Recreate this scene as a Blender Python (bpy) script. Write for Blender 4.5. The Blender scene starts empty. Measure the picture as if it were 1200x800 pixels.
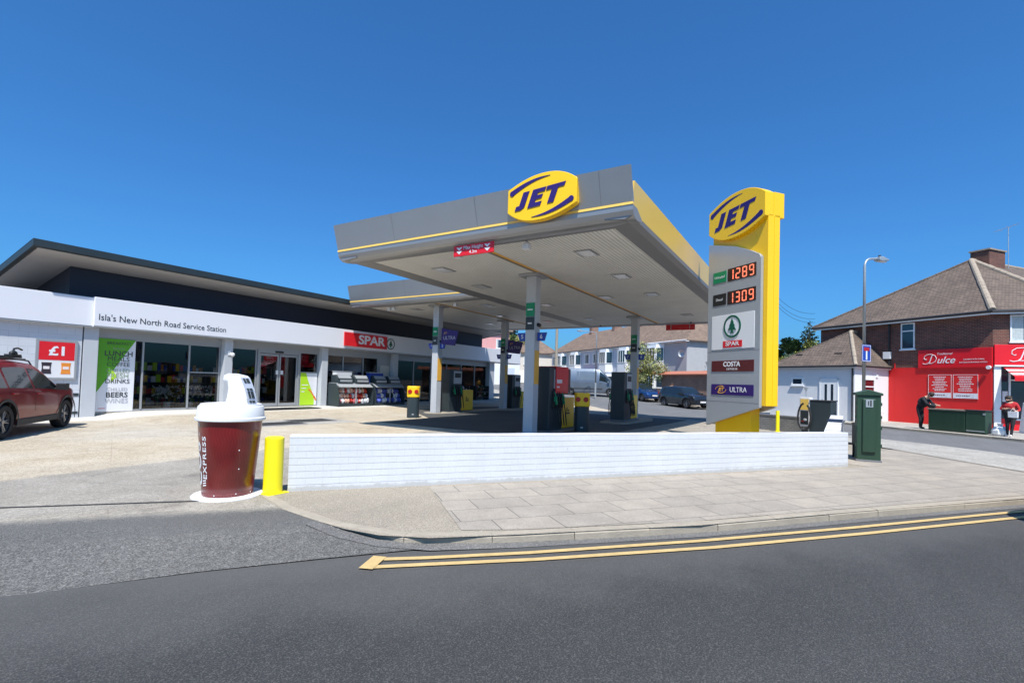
import bpy, bmesh, math, random
from mathutils import Vector, Matrix, noise
R = math.radians
random.seed(7)
SC = bpy.context.scene
COL = SC.collection

# ------------------------------------------------------------------ camera
CAM_H = 1.6
cam_d = bpy.data.cameras.new('camera'); cam = bpy.data.objects.new('camera', cam_d); COL.objects.link(cam)
F_PX, CY = 582.65, 429.41
cam_d.sensor_width = 36.0; cam_d.lens = 36.0 * F_PX / 1200.0
cam_d.shift_y = (CY - 400.0) / 1200.0
cam_d.clip_start = 0.05; cam_d.clip_end = 3000
PITCH, ROLL, YAW = R(1.7503), R(1.7027), R(31.4284)
_cp, _sp, _cr, _sr, _c, _s = math.cos(PITCH), math.sin(PITCH), math.cos(ROLL), math.sin(ROLL), math.cos(YAW), math.sin(YAW)
Rr = Matrix(((_cr, -_sr, 0), (_sr, _cr, 0), (0, 0, 1)))
Rp = Matrix(((1, 0, 0), (0, _cp, _sp), (0, -_sp, _cp)))
Wm = Matrix(((_s, -_c, 0), (0, 0, -1), (_c, _s, 0)))
M = Rr @ Rp @ Wm                       # world -> (right, down, forward)
right, down, fwd = Vector(M[0]), Vector(M[1]), Vector(M[2])
cm = Matrix((right, -down, -fwd)).transposed().to_4x4()
cm.translation = (0, 0, CAM_H)
cam.matrix_world = cm
SC.camera = cam

# ------------------------------------------------------------------ sky, sun, exposure
SUN_TO = Vector((-2.95, -1.9, 6.1)).normalized()
w = bpy.data.worlds.new('World'); SC.world = w; w.use_nodes = True
nt = w.node_tree; bg = nt.nodes['Background']
sky = nt.nodes.new('ShaderNodeTexSky'); sky.sky_type = 'NISHITA'; sky.sun_disc = False
sky.sun_elevation = math.asin(SUN_TO.z); sky.sun_rotation = math.atan2(SUN_TO.x, SUN_TO.y)
sky.altitude = 0; sky.air_density = 1.0; sky.dust_density = 2.0; sky.ozone_density = 3.0
hs_ = nt.nodes.new('ShaderNodeMix'); hs_.data_type = 'RGBA'; hs_.blend_type = 'MULTIPLY'; hs_.inputs[0].default_value = 1.0
hs_.inputs[7].default_value = (0.38, 0.98, 1.55, 1)      # clear, deep blue noon air
nt.links.new(sky.outputs[0], hs_.inputs[6]); nt.links.new(hs_.outputs[2], bg.inputs[0]); bg.inputs[1].default_value = 0.080
sun_d = bpy.data.lights.new('sun', 'SUN'); sun = bpy.data.objects.new('sun', sun_d); COL.objects.link(sun)
sun_d.energy = 4.9; sun_d.angle = R(0.5); sun_d.color = (1.0, 0.955, 0.885)
sun.rotation_euler = (-SUN_TO).to_track_quat('-Z', 'Y').to_euler(); sun.location = SUN_TO * 60
vs = SC.view_settings; vs.view_transform = 'Standard'; vs.look = 'None'; vs.exposure = 0.52; vs.gamma = 1.0
try: vs.use_curve_mapping = False
except Exception: pass

# ------------------------------------------------------------------ frames and heights
SA = R(51.4)                           # the side street runs along this heading
U = Vector((math.cos(SA), math.sin(SA), 0)); V = Vector((math.sin(SA), -math.cos(SA), 0))
def ST(s, t, z=0.0): return U * s + V * t + Vector((0, 0, z))
def to_st(x, y): return x * U.x + y * U.y, x * V.x + y * V.y
def sstep(a, b, v):
    k = min(1, max(0, (v - a) / (b - a))); return k * k * (3 - 2 * k)
def G(x, y):                           # height of the ground at pavement level
    s, t = to_st(x, y)
    g = 0.035 * max(0, min(s, 36) - 30) + 0.055 * max(0, min(s, 60) - 36)
    g -= 0.13 * sstep(15, 27, x) * (1 - sstep(28, 36, s)) * (1 - sstep(18, 24, t)) * sstep(8, 11, t)
    g += 0.13 * sstep(16.5, 20.6, y) * sstep(6.9, 8.1, x) * (1 - sstep(34, 38, x))
    return g
ROT_A = SA + math.pi                   # local x = -U (rightwards), local y = V (away): fronts facing the side street
ROT_B = SA - math.pi / 2               # local x = V, local y = U: fronts facing the main road

# ------------------------------------------------------------------ materials
MATS = {}
def mat(name, col, rough=0.6, metal=0.0, var=0.08, vscale=3.0, bump=0.0, bscale=60.0, spec=0.5, coat=0.0, emit=None, estr=0.0, streak=False):
    if name in MATS: return MATS[name]
    m = bpy.data.materials.new(name); m.use_nodes = True; n = m.node_tree; b = n.nodes['Principled BSDF']
    b.inputs['Roughness'].default_value = rough; b.inputs['Metallic'].default_value = metal
    b.inputs['Specular IOR Level'].default_value = spec; b.inputs['Coat Weight'].default_value = coat
    b.inputs['Coat Roughness'].default_value = 0.04
    tc = n.nodes.new('ShaderNodeTexCoord'); src = tc.outputs['Object']
    if streak:
        mp = n.nodes.new('ShaderNodeMapping'); mp.inputs['Scale'].default_value = (3, 3, .35); n.links.new(src, mp.inputs[0]); src = mp.outputs[0]
    if var > 0:
        nz = n.nodes.new('ShaderNodeTexNoise'); nz.inputs['Scale'].default_value = vscale; nz.inputs['Detail'].default_value = 6; nz.inputs['Roughness'].default_value = .65
        n.links.new(src, nz.inputs['Vector'])
        mx = n.nodes.new('ShaderNodeMix'); mx.data_type = 'RGBA'
        c1 = [min(1, c * (1 - var * 1.6)) for c in col]; c2 = [min(1, c * (1 + var * 1.2)) for c in col]
        mx.inputs[6].default_value = (*c1, 1); mx.inputs[7].default_value = (*c2, 1)
        n.links.new(nz.outputs['Fac'], mx.inputs[0]); n.links.new(mx.outputs[2], b.inputs['Base Color'])
        mr = n.nodes.new('ShaderNodeMapRange'); mr.inputs[3].default_value = max(0, rough - .08); mr.inputs[4].default_value = min(1, rough + .1)
        n.links.new(nz.outputs['Fac'], mr.inputs[0]); n.links.new(mr.outputs[0], b.inputs['Roughness'])
    else: b.inputs['Base Color'].default_value = (*col, 1)
    if bump > 0:
        nb = n.nodes.new('ShaderNodeTexNoise'); nb.inputs['Scale'].default_value = bscale; nb.inputs['Detail'].default_value = 4
        n.links.new(tc.outputs['Object'], nb.inputs['Vector'])
        bp = n.nodes.new('ShaderNodeBump'); bp.inputs['Strength'].default_value = bump; bp.inputs['Distance'].default_value = .01
        n.links.new(nb.outputs['Fac'], bp.inputs['Height']); n.links.new(bp.outputs[0], b.inputs['Normal'])
    if emit: b.inputs['Emission Color'].default_value = (*emit, 1); b.inputs['Emission Strength'].default_value = estr
    MATS[name] = m; return m

class NT:                               # tiny node helper
    def __init__(s, name):
        s.m = bpy.data.materials.new(name); s.m.use_nodes = True; s.t = s.m.node_tree; s.b = s.t.nodes['Principled BSDF']; MATS[name] = s.m
        s.tc = s.t.nodes.new('ShaderNodeTexCoord')
    def n(s, k, **kw):
        x = s.t.nodes.new(k)
        for a, v in kw.items():
            if a.startswith('i_'):
                key = a[2:]; key = int(key) if key.isdigit() else key
                x.inputs[key].default_value = v
            else: setattr(x, a, v)
        return x
    def l(s, a, b): s.t.links.new(a, b)
    def noise(s, scale, detail=5, rough=.6, vec=None, dist=0):
        x = s.n('ShaderNodeTexNoise', i_Scale=scale, i_Detail=detail, i_Roughness=rough, i_Distortion=dist)
        s.l(vec if vec is not None else s.tc.outputs['Object'], x.inputs['Vector']); return x.outputs['Fac']
    def ramp(s, fac, stops):
        x = s.n('ShaderNodeValToRGB'); e = x.color_ramp.elements
        while len(e) < len(stops): e.new(.5)
        for el, (p, c) in zip(e, stops): el.position = p; el.color = (*c, 1) if len(c) == 3 else c
        s.l(fac, x.inputs[0]); return x.outputs[0]
    def mix(s, fac, a, b, mode='MIX'):
        x = s.n('ShaderNodeMix', data_type='RGBA', blend_type=mode)
        for v, i in ((fac, 0), (a, 6), (b, 7)):
            if hasattr(v, 'links'): s.l(v, x.inputs[i])
            else: x.inputs[i].default_value = v if i == 0 else (*v, 1)
        return x.outputs[2]
    def mapping(s, scale=(1, 1, 1), rot=(0, 0, 0), vec=None, loc=(0, 0, 0)):
        x = s.n('ShaderNodeMapping'); x.inputs['Scale'].default_value = scale; x.inputs['Rotation'].default_value = rot; x.inputs['Location'].default_value = loc
        s.l(vec if vec is not None else s.tc.outputs['Object'], x.inputs[0]); return x.outputs[0]
    def wallvec(s):                     # (x+y, z): a running coordinate for upright walls
        sp = s.n('ShaderNodeSeparateXYZ'); s.l(s.tc.outputs['Object'], sp.inputs[0])
        ad = s.n('ShaderNodeMath', operation='ADD'); s.l(sp.outputs[0], ad.inputs[0]); s.l(sp.outputs[1], ad.inputs[1])
        cb = s.n('ShaderNodeCombineXYZ'); s.l(ad.outputs[0], cb.inputs[0]); s.l(sp.outputs[2], cb.inputs[1]); return cb.outputs[0]
    def bump(s, h, strength=.5, dist=.01):
        x = s.n('ShaderNodeBump', i_Strength=strength, i_Distance=dist); s.l(h, x.inputs['Height']); s.l(x.outputs[0], s.b.inputs['Normal'])
    def col(s, c, rough=.8):
        s.l(c, s.b.inputs['Base Color'])
        if hasattr(rough, 'links'): s.l(rough, s.b.inputs['Roughness'])
        else: s.b.inputs['Roughness'].default_value = rough
        return s.m

def asphalt(name, base, light, scale=1.0, speck=.5, patch=(.85, 1.1), bumpk=.5, dust=False):
    k = NT(name)
    fine = k.noise(88 * scale, 3, .8); mid = k.noise(38 * scale, 5, .75); big = k.noise(.55, 6, .6)
    streak = k.noise(1.0, 5, .6, k.mapping((.35, 3.0, 1), (0, 0, -(SA - math.pi / 2))))
    c = k.ramp(fine, [(.36, [b * .35 for b in base]), (.52, base), (.66, light)])
    c = k.mix(.35, c, k.ramp(mid, [(.35, [b * .7 for b in base]), (.65, [b * 1.5 for b in base])]))
    p = k.ramp(big, [(.3, [patch[0]] * 3), (.7, [patch[1]] * 3)])
    c = k.mix(1.0, c, p, 'MULTIPLY')
    c = k.mix(1.0, c, k.ramp(streak, [(.3, [.9] * 3), (.7, [1.08] * 3)]), 'MULTIPLY')
    if dust:                            # grit gathered along the old seam, polished wheel tracks
        d = k.n('ShaderNodeVectorMath', operation='DOT_PRODUCT'); d.inputs[1].default_value = tuple(U); k.l(k.tc.outputs['Object'], d.inputs[0])
        ma = k.n('ShaderNodeMath', operation='MULTIPLY_ADD', i_1=1.3, i_2=-.65); k.l(k.noise(1.1, 6, .7), ma.inputs[0])
        ad = k.n('ShaderNodeMath', operation='ADD'); k.l(d.outputs['Value'], ad.inputs[0]); k.l(ma.outputs[0], ad.inputs[1])
        mr = k.n('ShaderNodeMapRange', i_1=3.3, i_2=4.9); k.l(ad.outputs[0], mr.inputs[0])
        c = k.mix(k.ramp(mr.outputs[0], [(0, (0, 0, 0)), (1, (.55,) * 3)]), c, light)
        mr2 = k.n('ShaderNodeMath', operation='SINE'); m3 = k.n('ShaderNodeMath', operation='MULTIPLY', i_1=3.6); k.l(ad.outputs[0], m3.inputs[0]); k.l(m3.outputs[0], mr2.inputs[0])
        c = k.mix(1.0, c, k.ramp(mr2.outputs[0], [(0, [.93] * 3), (1, [1.05] * 3)]), 'MULTIPLY')
        cr = k.n('ShaderNodeTexVoronoi', feature='DISTANCE_TO_EDGE', i_Scale=.33); wv = k.mix(.12, k.tc.outputs['Object'], k.ramp(k.noise(1.5, 6, .7), [(0, (0, 0, 0)), (1, (4, 4, 4))]), 'ADD'); k.l(wv, cr.inputs['Vector'])
        c = k.mix(1.0, c, k.ramp(cr.outputs['Distance'], [(.0, (.93,) * 3), (.003, (1, 1, 1))]), 'MULTIPLY')
    vo = k.n('ShaderNodeTexVoronoi', i_Scale=115 * scale); k.l(k.tc.outputs['Object'], vo.inputs['Vector'])
    sep = k.n('ShaderNodeSeparateColor'); k.l(vo.outputs['Color'], sep.inputs[0])
    th = k.ramp(sep.outputs[0], [(.84, (0, 0, 0)), (.9, (speck * .7,) * 3)])
    c = k.mix(th, c, light)
    k.bump(fine, bumpk, .012); return k.col(c, .82)
asphalt('asphalt_new', (.033, .032, .0315), (.115, .110, .104), 1.0, .6, (.92, 1.08), dust=True)
asphalt('asphalt_shade', (.055, .054, .052), (.15, .145, .135), .8, .4, (.75, 1.15))
asphalt('asphalt_old', (.115, .11, .105), (.30, .28, .26), .8, .6, (.8, 1.15))
asphalt('asphalt_side', (.125, .125, .128), (.24, .235, .23), 1.0, .4, (.85, 1.1))
asphalt('asphalt_strip', (.085, .086, .09), (.2, .2, .2), 1.0, .3, (.9, 1.1))
asphalt('pave_tarmac', (.27, .23, .178), (.47, .415, .335), .8, .7, (.88, 1.08))

def conc_col(k, a, b_, c_, stain=.5):
    big = k.noise(.22, 7, .62, dist=.6); mid = k.noise(1.7, 8, .7); fine = k.noise(62, 3, .85); fine2 = k.noise(17, 5, .85)
    c = k.ramp(big, [(.32, a), (.5, b_), (.68, c_)])
    c = k.mix(.30, c, k.ramp(mid, [(.35, [x * .75 for x in a]), (.62, [min(1, x * 1.2) for x in c_])]))
    c = k.mix(1.0, c, k.ramp(fine, [(.38, [.55] * 3), (.60, [1.18] * 3)]), 'MULTIPLY')
    c = k.mix(1.0, c, k.ramp(fine2, [(.38, [.70] * 3), (.62, [1.16] * 3)]), 'MULTIPLY')
    st = k.ramp(k.noise(.9, 3, .5, dist=1.5), [(.58, (1, 1, 1)), (.72, [1 - stain * .45] * 3)])
    c = k.mix(1.0, c, st, 'MULTIPLY')
    drops = k.ramp(k.noise(5.0, 2, .5), [(.70, (1, 1, 1)), (.74, (.72, .71, .70))]); c = k.mix(1.0, c, drops, 'MULTIPLY')
    br = k.n('ShaderNodeTexBrick', i_Scale=1.0); br.offset = 0.35
    br.inputs['Mortar Size'].default_value = .007; br.inputs['Brick Width'].default_value = 5.2; br.inputs['Row Height'].default_value = 3.7
    br.inputs['Color1'].default_value = (1, .98, .95, 1); br.inputs['Color2'].default_value = (.90, .90, .91, 1); br.inputs['Mortar'].default_value = (.78, .74, .70, 1)
    k.l(k.mapping((1, 1, 1), (0, 0, .35)), br.inputs['Vector']); c = k.mix(1.0, c, br.outputs[0], 'MULTIPLY')
    return c, fine
def concrete(name, a, b_, c_, stain=.5):
    k = NT(name); c, fine = conc_col(k, a, b_, c_, stain); k.bump(fine, .35, .01); return k.col(c, .85)
def asph_col(k, base, light, sc=1.0, speck=.4):
    fine = k.noise(85 * sc, 3, .8); mid = k.noise(22 * sc, 5, .8)
    c = k.ramp(fine, [(.36, [b * .35 for b in base]), (.52, base), (.66, light)])
    c = k.mix(1.0, c, k.ramp(mid, [(.36, [.72] * 3), (.64, [1.25] * 3)]), 'MULTIPLY')
    return k.mix(1.0, c, k.ramp(k.noise(.6, 6, .6), [(.3, [.86] * 3), (.7, [1.12] * 3)]), 'MULTIPLY'), fine
def yard():
    """forecourt: exposed aggregate, an older grey band, then tarmac bands down to the road, by distance from the road"""
    k = NT('concrete_yard')
    c, fine = conc_col(k, (.40, .32, .215), (.48, .405, .30), (.53, .48, .405))
    grey, _ = conc_col(k, (.29, .262, .22), (.355, .32, .268), (.41, .38, .335), .8)
    vo = k.n('ShaderNodeTexVoronoi', i_Scale=70); k.l(k.tc.outputs['Object'], vo.inputs['Vector']); sp_ = k.n('ShaderNodeSeparateColor'); k.l(vo.outputs['Color'], sp_.inputs[0])
    c = k.mix(k.ramp(sp_.outputs[0], [(.80, (0, 0, 0)), (.86, (.5,) * 3)]), c, (.56, .50, .40))
    def dot(vec):
        d = k.n('ShaderNodeVectorMath', operation='DOT_PRODUCT'); d.inputs[1].default_value = vec; k.l(k.tc.outputs['Object'], d.inputs[0]); return d.outputs['Value']
    def warp(v, amp, sc):
        m1 = k.n('ShaderNodeMath', operation='MULTIPLY_ADD', i_1=amp, i_2=-amp / 2); k.l(k.noise(sc, 6, .7), m1.inputs[0]); ad = k.n('ShaderNodeMath', operation='ADD'); k.l(v, ad.inputs[0]); k.l(m1.outputs[0], ad.inputs[1]); return ad.outputs[0]
    def step(v, a, b):
        mr = k.n('ShaderNodeMapRange'); mr.inputs[1].default_value = a; mr.inputs[2].default_value = b; k.l(v, mr.inputs[0]); return mr.outputs[0]
    q = warp(dot(tuple(U - V * .9)), .5, 1.2); c = k.mix(step(q, 12.75, 12.95), grey, c)      # grey band in front of the tan aggregate
    q2 = warp(dot((0, 1, 0)), .3, 1.0); c = k.mix(step(q2, 18.9, 19.6), c, (.50, .475, .43))   # pale apron by the shop
    s1 = warp(dot(tuple(U)), .10, 2.2); s2 = warp(dot(tuple(U)), .34, 6)
    strip, _ = asph_col(k, (.105, .10, .095), (.20, .195, .18), 1.2); coarse, _ = asph_col(k, (.115, .11, .102), (.22, .21, .195), .75)
    c = k.mix(step(s2, 6.50, 6.72), coarse, c); c = k.mix(step(s1, 6.40, 6.46), strip, c); c = k.mix(step(s1, 5.80, 5.84), coarse, c)
    k.bump(fine, .45, .012); return k.col(c, .85)
yard()
concrete('concrete_apron', (.34, .32, .29), (.40, .375, .335), (.46, .44, .40), .3)

def slabs():
    k = NT('paving_slab')
    v = k.mapping((1, 1, 1), (0, 0, -(SA - math.pi / 2)))
    br = k.n('ShaderNodeTexBrick', i_Scale=1.0); br.offset = .5
    br.inputs['Mortar Size'].default_value = .0075; br.inputs['Mortar Smooth'].default_value = .3
    br.inputs['Brick Width'].default_value = .72; br.inputs['Row Height'].default_value = .50
    br.inputs['Color1'].default_value = (.36, .31, .255, 1); br.inputs['Color2'].default_value = (.305, .268, .225, 1); br.inputs['Mortar'].default_value = (.12, .11, .095, 1)
    k.l(v, br.inputs['Vector'])
    fine = k.noise(90, 4, .75); mid = k.noise(2.2, 7, .65)
    c = k.mix(1.0, br.outputs[0], k.ramp(mid, [(.3, [.84] * 3), (.7, [1.1] * 3)]), 'MULTIPLY')
    c = k.mix(1.0, c, k.ramp(fine, [(.36, [.66] * 3), (.62, [1.14] * 3)]), 'MULTIPLY')
    spot = k.ramp(k.noise(14, 2, .5), [(.70, (1, 1, 1)), (.76, (.8, .79, .77))])
    c = k.mix(1.0, c, spot, 'MULTIPLY')
    k.bump(br.outputs['Fac'], -.5, .01); return k.col(c, .85)
slabs()
def brick(name, c1, c2, mortar, w=.225, h=.075, ms=.010, bump=.6, var=.2, offs=.5, rough=.85):
    k = NT(name); v = k.wallvec()
    br = k.n('ShaderNodeTexBrick', i_Scale=1.0); br.offset = offs
    br.inputs['Mortar Size'].default_value = ms; br.inputs['Mortar Smooth'].default_value = .2
    br.inputs['Brick Width'].default_value = w; br.inputs['Row Height'].default_value = h
    br.inputs['Color1'].default_value = (*c1, 1); br.inputs['Color2'].default_value = (*c2, 1); br.inputs['Mortar'].default_value = (*mortar, 1)
    k.l(v, br.inputs['Vector'])
    mid = k.noise(1.3, 7, .7); fine = k.noise(45, 4, .7)
    c = k.mix(1.0, br.outputs[0], k.ramp(mid, [(.3, [1 - var] * 3), (.7, [1 + var * .5] * 3)]), 'MULTIPLY')
    c = k.mix(1.0, c, k.ramp(fine, [(.3, [1 - var * .7] * 3), (.7, [1 + var * .4] * 3)]), 'MULTIPLY')
    k.bump(br.outputs['Fac'], -bump, .012); return k.col(c, rough)
brick('brick_red', (.20, .058, .036), (.11, .034, .026), (.19, .15, .12), var=.35)
brick('brick_brown', (.30, .15, .11), (.22, .11, .08), (.3, .25, .2), var=.3)
def white_brick():
    k = NT('brick_white'); v = k.wallvec()
    def br(w_, ms, off):
        b = k.n('ShaderNodeTexBrick', i_Scale=1.0); b.offset = off; b.inputs['Mortar Size'].default_value = ms; b.inputs['Mortar Smooth'].default_value = .4
        b.inputs['Brick Width'].default_value = w_; b.inputs['Row Height'].default_value = .092; b.inputs['Bias'].default_value = 0
        b.inputs['Color1'].default_value = (0, 0, 0, 1); b.inputs['Color2'].default_value = (1, 1, 1, 1); wob = k.mix(.006, v, k.ramp(k.noise(3, 4, .6), [(0, (0, 0, 0)), (1, (1, 1, 1))]), 'ADD'); k.l(wob, b.inputs['Vector']); return b
    course, fine = br(60, .0048, .5), br(.225, .0045, .5)
    patch = k.ramp(k.noise(2.6, 6, .75), [(.36, (.35,) * 3), (.58, (1,) * 3)])
    c = k.ramp(k.noise(1.4, 6, .7), [(.3, (.54, .55, .575)), (.7, (.61, .62, .635))])
    c = k.mix(1.0, c, k.ramp(k.noise(35, 4, .75), [(.3, [.93] * 3), (.7, [1.05] * 3)]), 'MULTIPLY')
    m1 = k.n('ShaderNodeMath', operation='MULTIPLY'); k.l(course.outputs['Fac'], m1.inputs[0]); k.l(patch, m1.inputs[1])
    c = k.mix(m1.outputs[0], c, (.27, .27, .28))
    m2 = k.n('ShaderNodeMath', operation='MULTIPLY', i_1=.22); k.l(fine.outputs['Fac'], m2.inputs[0]); c = k.mix(m2.outputs[0], c, (.33, .33, .35))
    sp_ = k.n('ShaderNodeSeparateXYZ'); k.l(k.tc.outputs['Object'], sp_.inputs[0])
    ad = k.n('ShaderNodeMath', operation='MULTIPLY_ADD', i_1=.16, i_2=-.04); k.l(k.noise(7, 6, .75), ad.inputs[0]); sb = k.n('ShaderNodeMath', operation='SUBTRACT'); k.l(sp_.outputs[2], sb.inputs[0]); k.l(ad.outputs[0], sb.inputs[1])
    c = k.mix(k.ramp(sb.outputs[0], [(.0, (.5,) * 3), (.035, (0, 0, 0))]), c, (.30, .28, .24))   # splashed dirt at the foot
    chip = k.ramp(k.noise(9, 3, .6), [(.735, (0, 0, 0)), (.75, (.8,) * 3)]); c = k.mix(chip, c, (.34, .30, .27))
    hh = k.mix(.4, course.outputs['Fac'], k.noise(28, 4, .7)); k.bump(hh, -.7, .014); return k.col(c, .75)
white_brick()
brick('block_white', (.58, .60, .64), (.55, .57, .61), (.44, .46, .5), w=.45, h=.225, ms=.006, var=.06)
brick('tile_roof', (.175, .125, .095), (.125, .092, .072), (.045, .035, .03), w=.20, h=.115, ms=.012, var=.35, bump=.9)
brick('tile_roof_warm', (.235, .16, .115), (.17, .12, .09), (.12, .08, .06), w=.3, h=.18, ms=.012, var=.3, bump=.8)
brick('roof_soffit_metal', (.42, .41, .385), (.41, .40, .375), (.22, .215, .20), w=40, h=.1, ms=.008, var=.06, bump=.5)
# canopy lining: planks running along world x
def lining():
    k = NT('canopy_lining')
    wv = k.n('ShaderNodeTexWave', wave_type='BANDS', bands_direction='Y', wave_profile='SIN', i_Scale=3.14159)
    k.l(k.tc.outputs['Object'], wv.inputs['Vector'])
    c = k.ramp(wv.outputs['Fac'], [(.0, (.26, .255, .235)), (.10, (.69, .68, .64)), (1, (.74, .73, .69))])
    c = k.mix(1.0, c, k.ramp(k.noise(.8, 5, .6), [(.3, [.9] * 3), (.7, [1.05] * 3)]), 'MULTIPLY')
    k.bump(wv.outputs['Fac'], .4, .02); return k.col(c, .5)
lining()
def glassy(name, tint=(.9, .95, .97), refl=.12):
    m = bpy.data.materials.new(name); m.use_nodes = True; t = m.node_tree; t.nodes.remove(t.nodes['Principled BSDF'])
    o = t.nodes['Material Output']; tr = t.nodes.new('ShaderNodeBsdfTransparent'); tr.inputs[0].default_value = (*tint, 1)
    g = t.nodes.new('ShaderNodeBsdfGlossy'); g.inputs['Roughness'].default_value = .015; g.inputs[0].default_value = (1, 1, 1, 1)
    lw = t.nodes.new('ShaderNodeFresnel'); lw.inputs[0].default_value = 1.5; ad = t.nodes.new('ShaderNodeMath'); ad.operation = 'ADD'; ad.inputs[1].default_value = refl * .4
    mx = t.nodes.new('ShaderNodeMixShader'); t.links.new(lw.outputs[0], ad.inputs[0]); t.links.new(ad.outputs[0], mx.inputs[0])
    t.links.new(tr.outputs[0], mx.inputs[1]); t.links.new(g.outputs[0], mx.inputs[2]); t.links.new(mx.outputs[0], o.inputs[0]); MATS[name] = m; return m
glassy('shop_glass', (.68, .70, .71), 0.0)
mat('house_glass', (.02, .035, .055), .06, 0, .3, 1.2, spec=.9)
mat('curtain', (.45, .5, .5), .8, 0, .25, 9)
mat('white_paint', (.72, .72, .73), .45, 0, .03, 2, .1)
mat('fascia_white', (.74, .74, .775), .35, 0, .02, .6)
mat('white_render', (.68, .685, .70), .8, 0, .06, 2.5, .5, 50)
mat('cream_render', (.60, .56, .50), .85, 0, .08, 2, .5, 50)
mat('pink_render', (.62, .30, .29), .85, 0, .08, 2, .4, 50)
mat('blue_render', (.48, .52, .60), .85, 0, .08, 2, .4, 50)
mat('grey_render', (.38, .38, .39), .85, 0, .08, 2, .4, 50)
mat('upvc', (.78, .79, .80), .3, 0, .03, 4)
mat('steel_silver', (.36, .365, .375), .38, .55, .05, .8)
mat('silver_dark', (.24, .24, .25), .5, .3, .05, 1)
mat('panel_grey', (.40, .42, .44), .35, .3, .05, 1.2)
mat('column_grey', (.46, .48, .51), .5, 0, .05, 1.5)
mat('frame_grey', (.34, .355, .37), .4, .3, .05, 2)
mat('anthracite', (.024, .036, .042), .45, 0, .15, 1.2)
mat('navy_dark', (.010, .014, .028), .5, 0, .2, .8)
mat('black', (.012, .012, .013), .5, 0, .2, 3)
mat('rubber', (.018, .018, .019), .8, 0, .2, 12)
mat('jet_yellow', (.95, .55, .008), .3, 0, .03, 1.5, spec=.5)
mat('lemon_yellow', (.90, .76, .012), .35, 0, .04, 2)
mat('fascia_yellow', (.93, .60, .13), .3, 0, .03, .6)
mat('stripe_orange', (.80, .42, .05), .4, 0, .03, 1)
mat('jet_purple', (.030, .012, .13), .35, 0, .05, 3)
mat('red_sign', (.66, .012, .020), .3, 0, .04, 2)
mat('red_wall', (.64, .012, .012), .55, 0, .07, 1.3, .25, 40)
mat('red_dark', (.10, .008, .012), .4, 0, .1, 2)
mat('sign_green', (.005, .22, .09), .35, 0, .04, 2)
mat('tree_green', (.004, .09, .05), .4, 0, .04, 3)
mat('banner_green', (.10, .36, .015), .45, 0, .04, 2)
mat('lime', (.42, .68, .02), .45, 0, .04, 2)
mat('blue_sign', (.01, .05, .33), .35, 0, .04, 3)
mat('cabinet_green', (.020, .052, .030), .45, 0, .18, 2.5, .1, streak=True)
mat('digit_off', (.03, .012, .010), .4, 0, .1, 4)
mat('digit_red', (.8, .10, .05), .5, 0, 0, emit=(1, .23, .13), estr=.95)
mat('soffit_grey', (.40, .39, .38), .7, 0, .06, 1)
mat('lead', (.16, .16, .17), .6)
mat('timber', (.22, .18, .14), .85, 0, .2, 4, streak=True)
mat('bark', (.11, .085, .06), .9, 0, .3, 6, .8, 20)
mat('gutter', (.02, .02, .022), .4)
mat('terracotta', (.42, .15, .09), .7, 0, .15, 5)
mat('cap_mortar', (.33, .27, .21), .9, 0, .25, 8, .6)
mat('galv', (.42, .45, .47), .45, .5, .1, 4)
mat('lens', (.7, .72, .75), .15, 0, .05, 5, spec=.8)
mat('iron', (.05, .048, .045), .6, .5, .25, 9, .4)
mat('coffee_red', (.16, .010, .014), .22, 0, .10, 2.5, coat=.6)
mat('yellow_line', (.50, .35, .15), .8, 0, .22, 9, .3, 120)
mat('road_white', (.5, .5, .48), .8, 0, .3, 6)
mat('alloy', (.30, .30, .31), .3, .8, .1, 8)
mat('chrome', (.6, .6, .62), .12, 1.0, .02, 5)
mat('lamp_red', (.4, .01, .01), .2, 0, .1, 9)
mat('plastic_dark', (.03, .031, .033), .6, 0, .1, 8)
mat('brown_poster', (.10, .015, .015), .4)
mat('orange', (.75, .25, .03), .5); mat('pack_dark', (.03, .02, .03), .5)
mat('skin', (.52, .30, .21), .55, 0, .08, 20); mat('hair', (.035, .022, .015), .7, 0, .3, 30)
mat('cloth_black', (.013, .014, .018), .85, 0, .3, 12, .5, 80); mat('cloth_red', (.45, .015, .02), .8, 0, .2, 10)
mat('cloth_yellow', (.75, .42, .05), .8, 0, .15, 10); mat('paper', (.75, .68, .68), .7)
mat('leaf_dark', (.022, .045, .018), .6, 0, .5, 3); mat('leaf_mid', (.055, .10, .028), .6, 0, .4, 3)
mat('leaf_pale', (.34, .36, .13), .6, 0, .4, 3); mat('leaf_yellow', (.24, .25, .045), .6, 0, .35, 3)
mat('petal', (.78, .76, .78), .6, 0, .3, 20)

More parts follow.
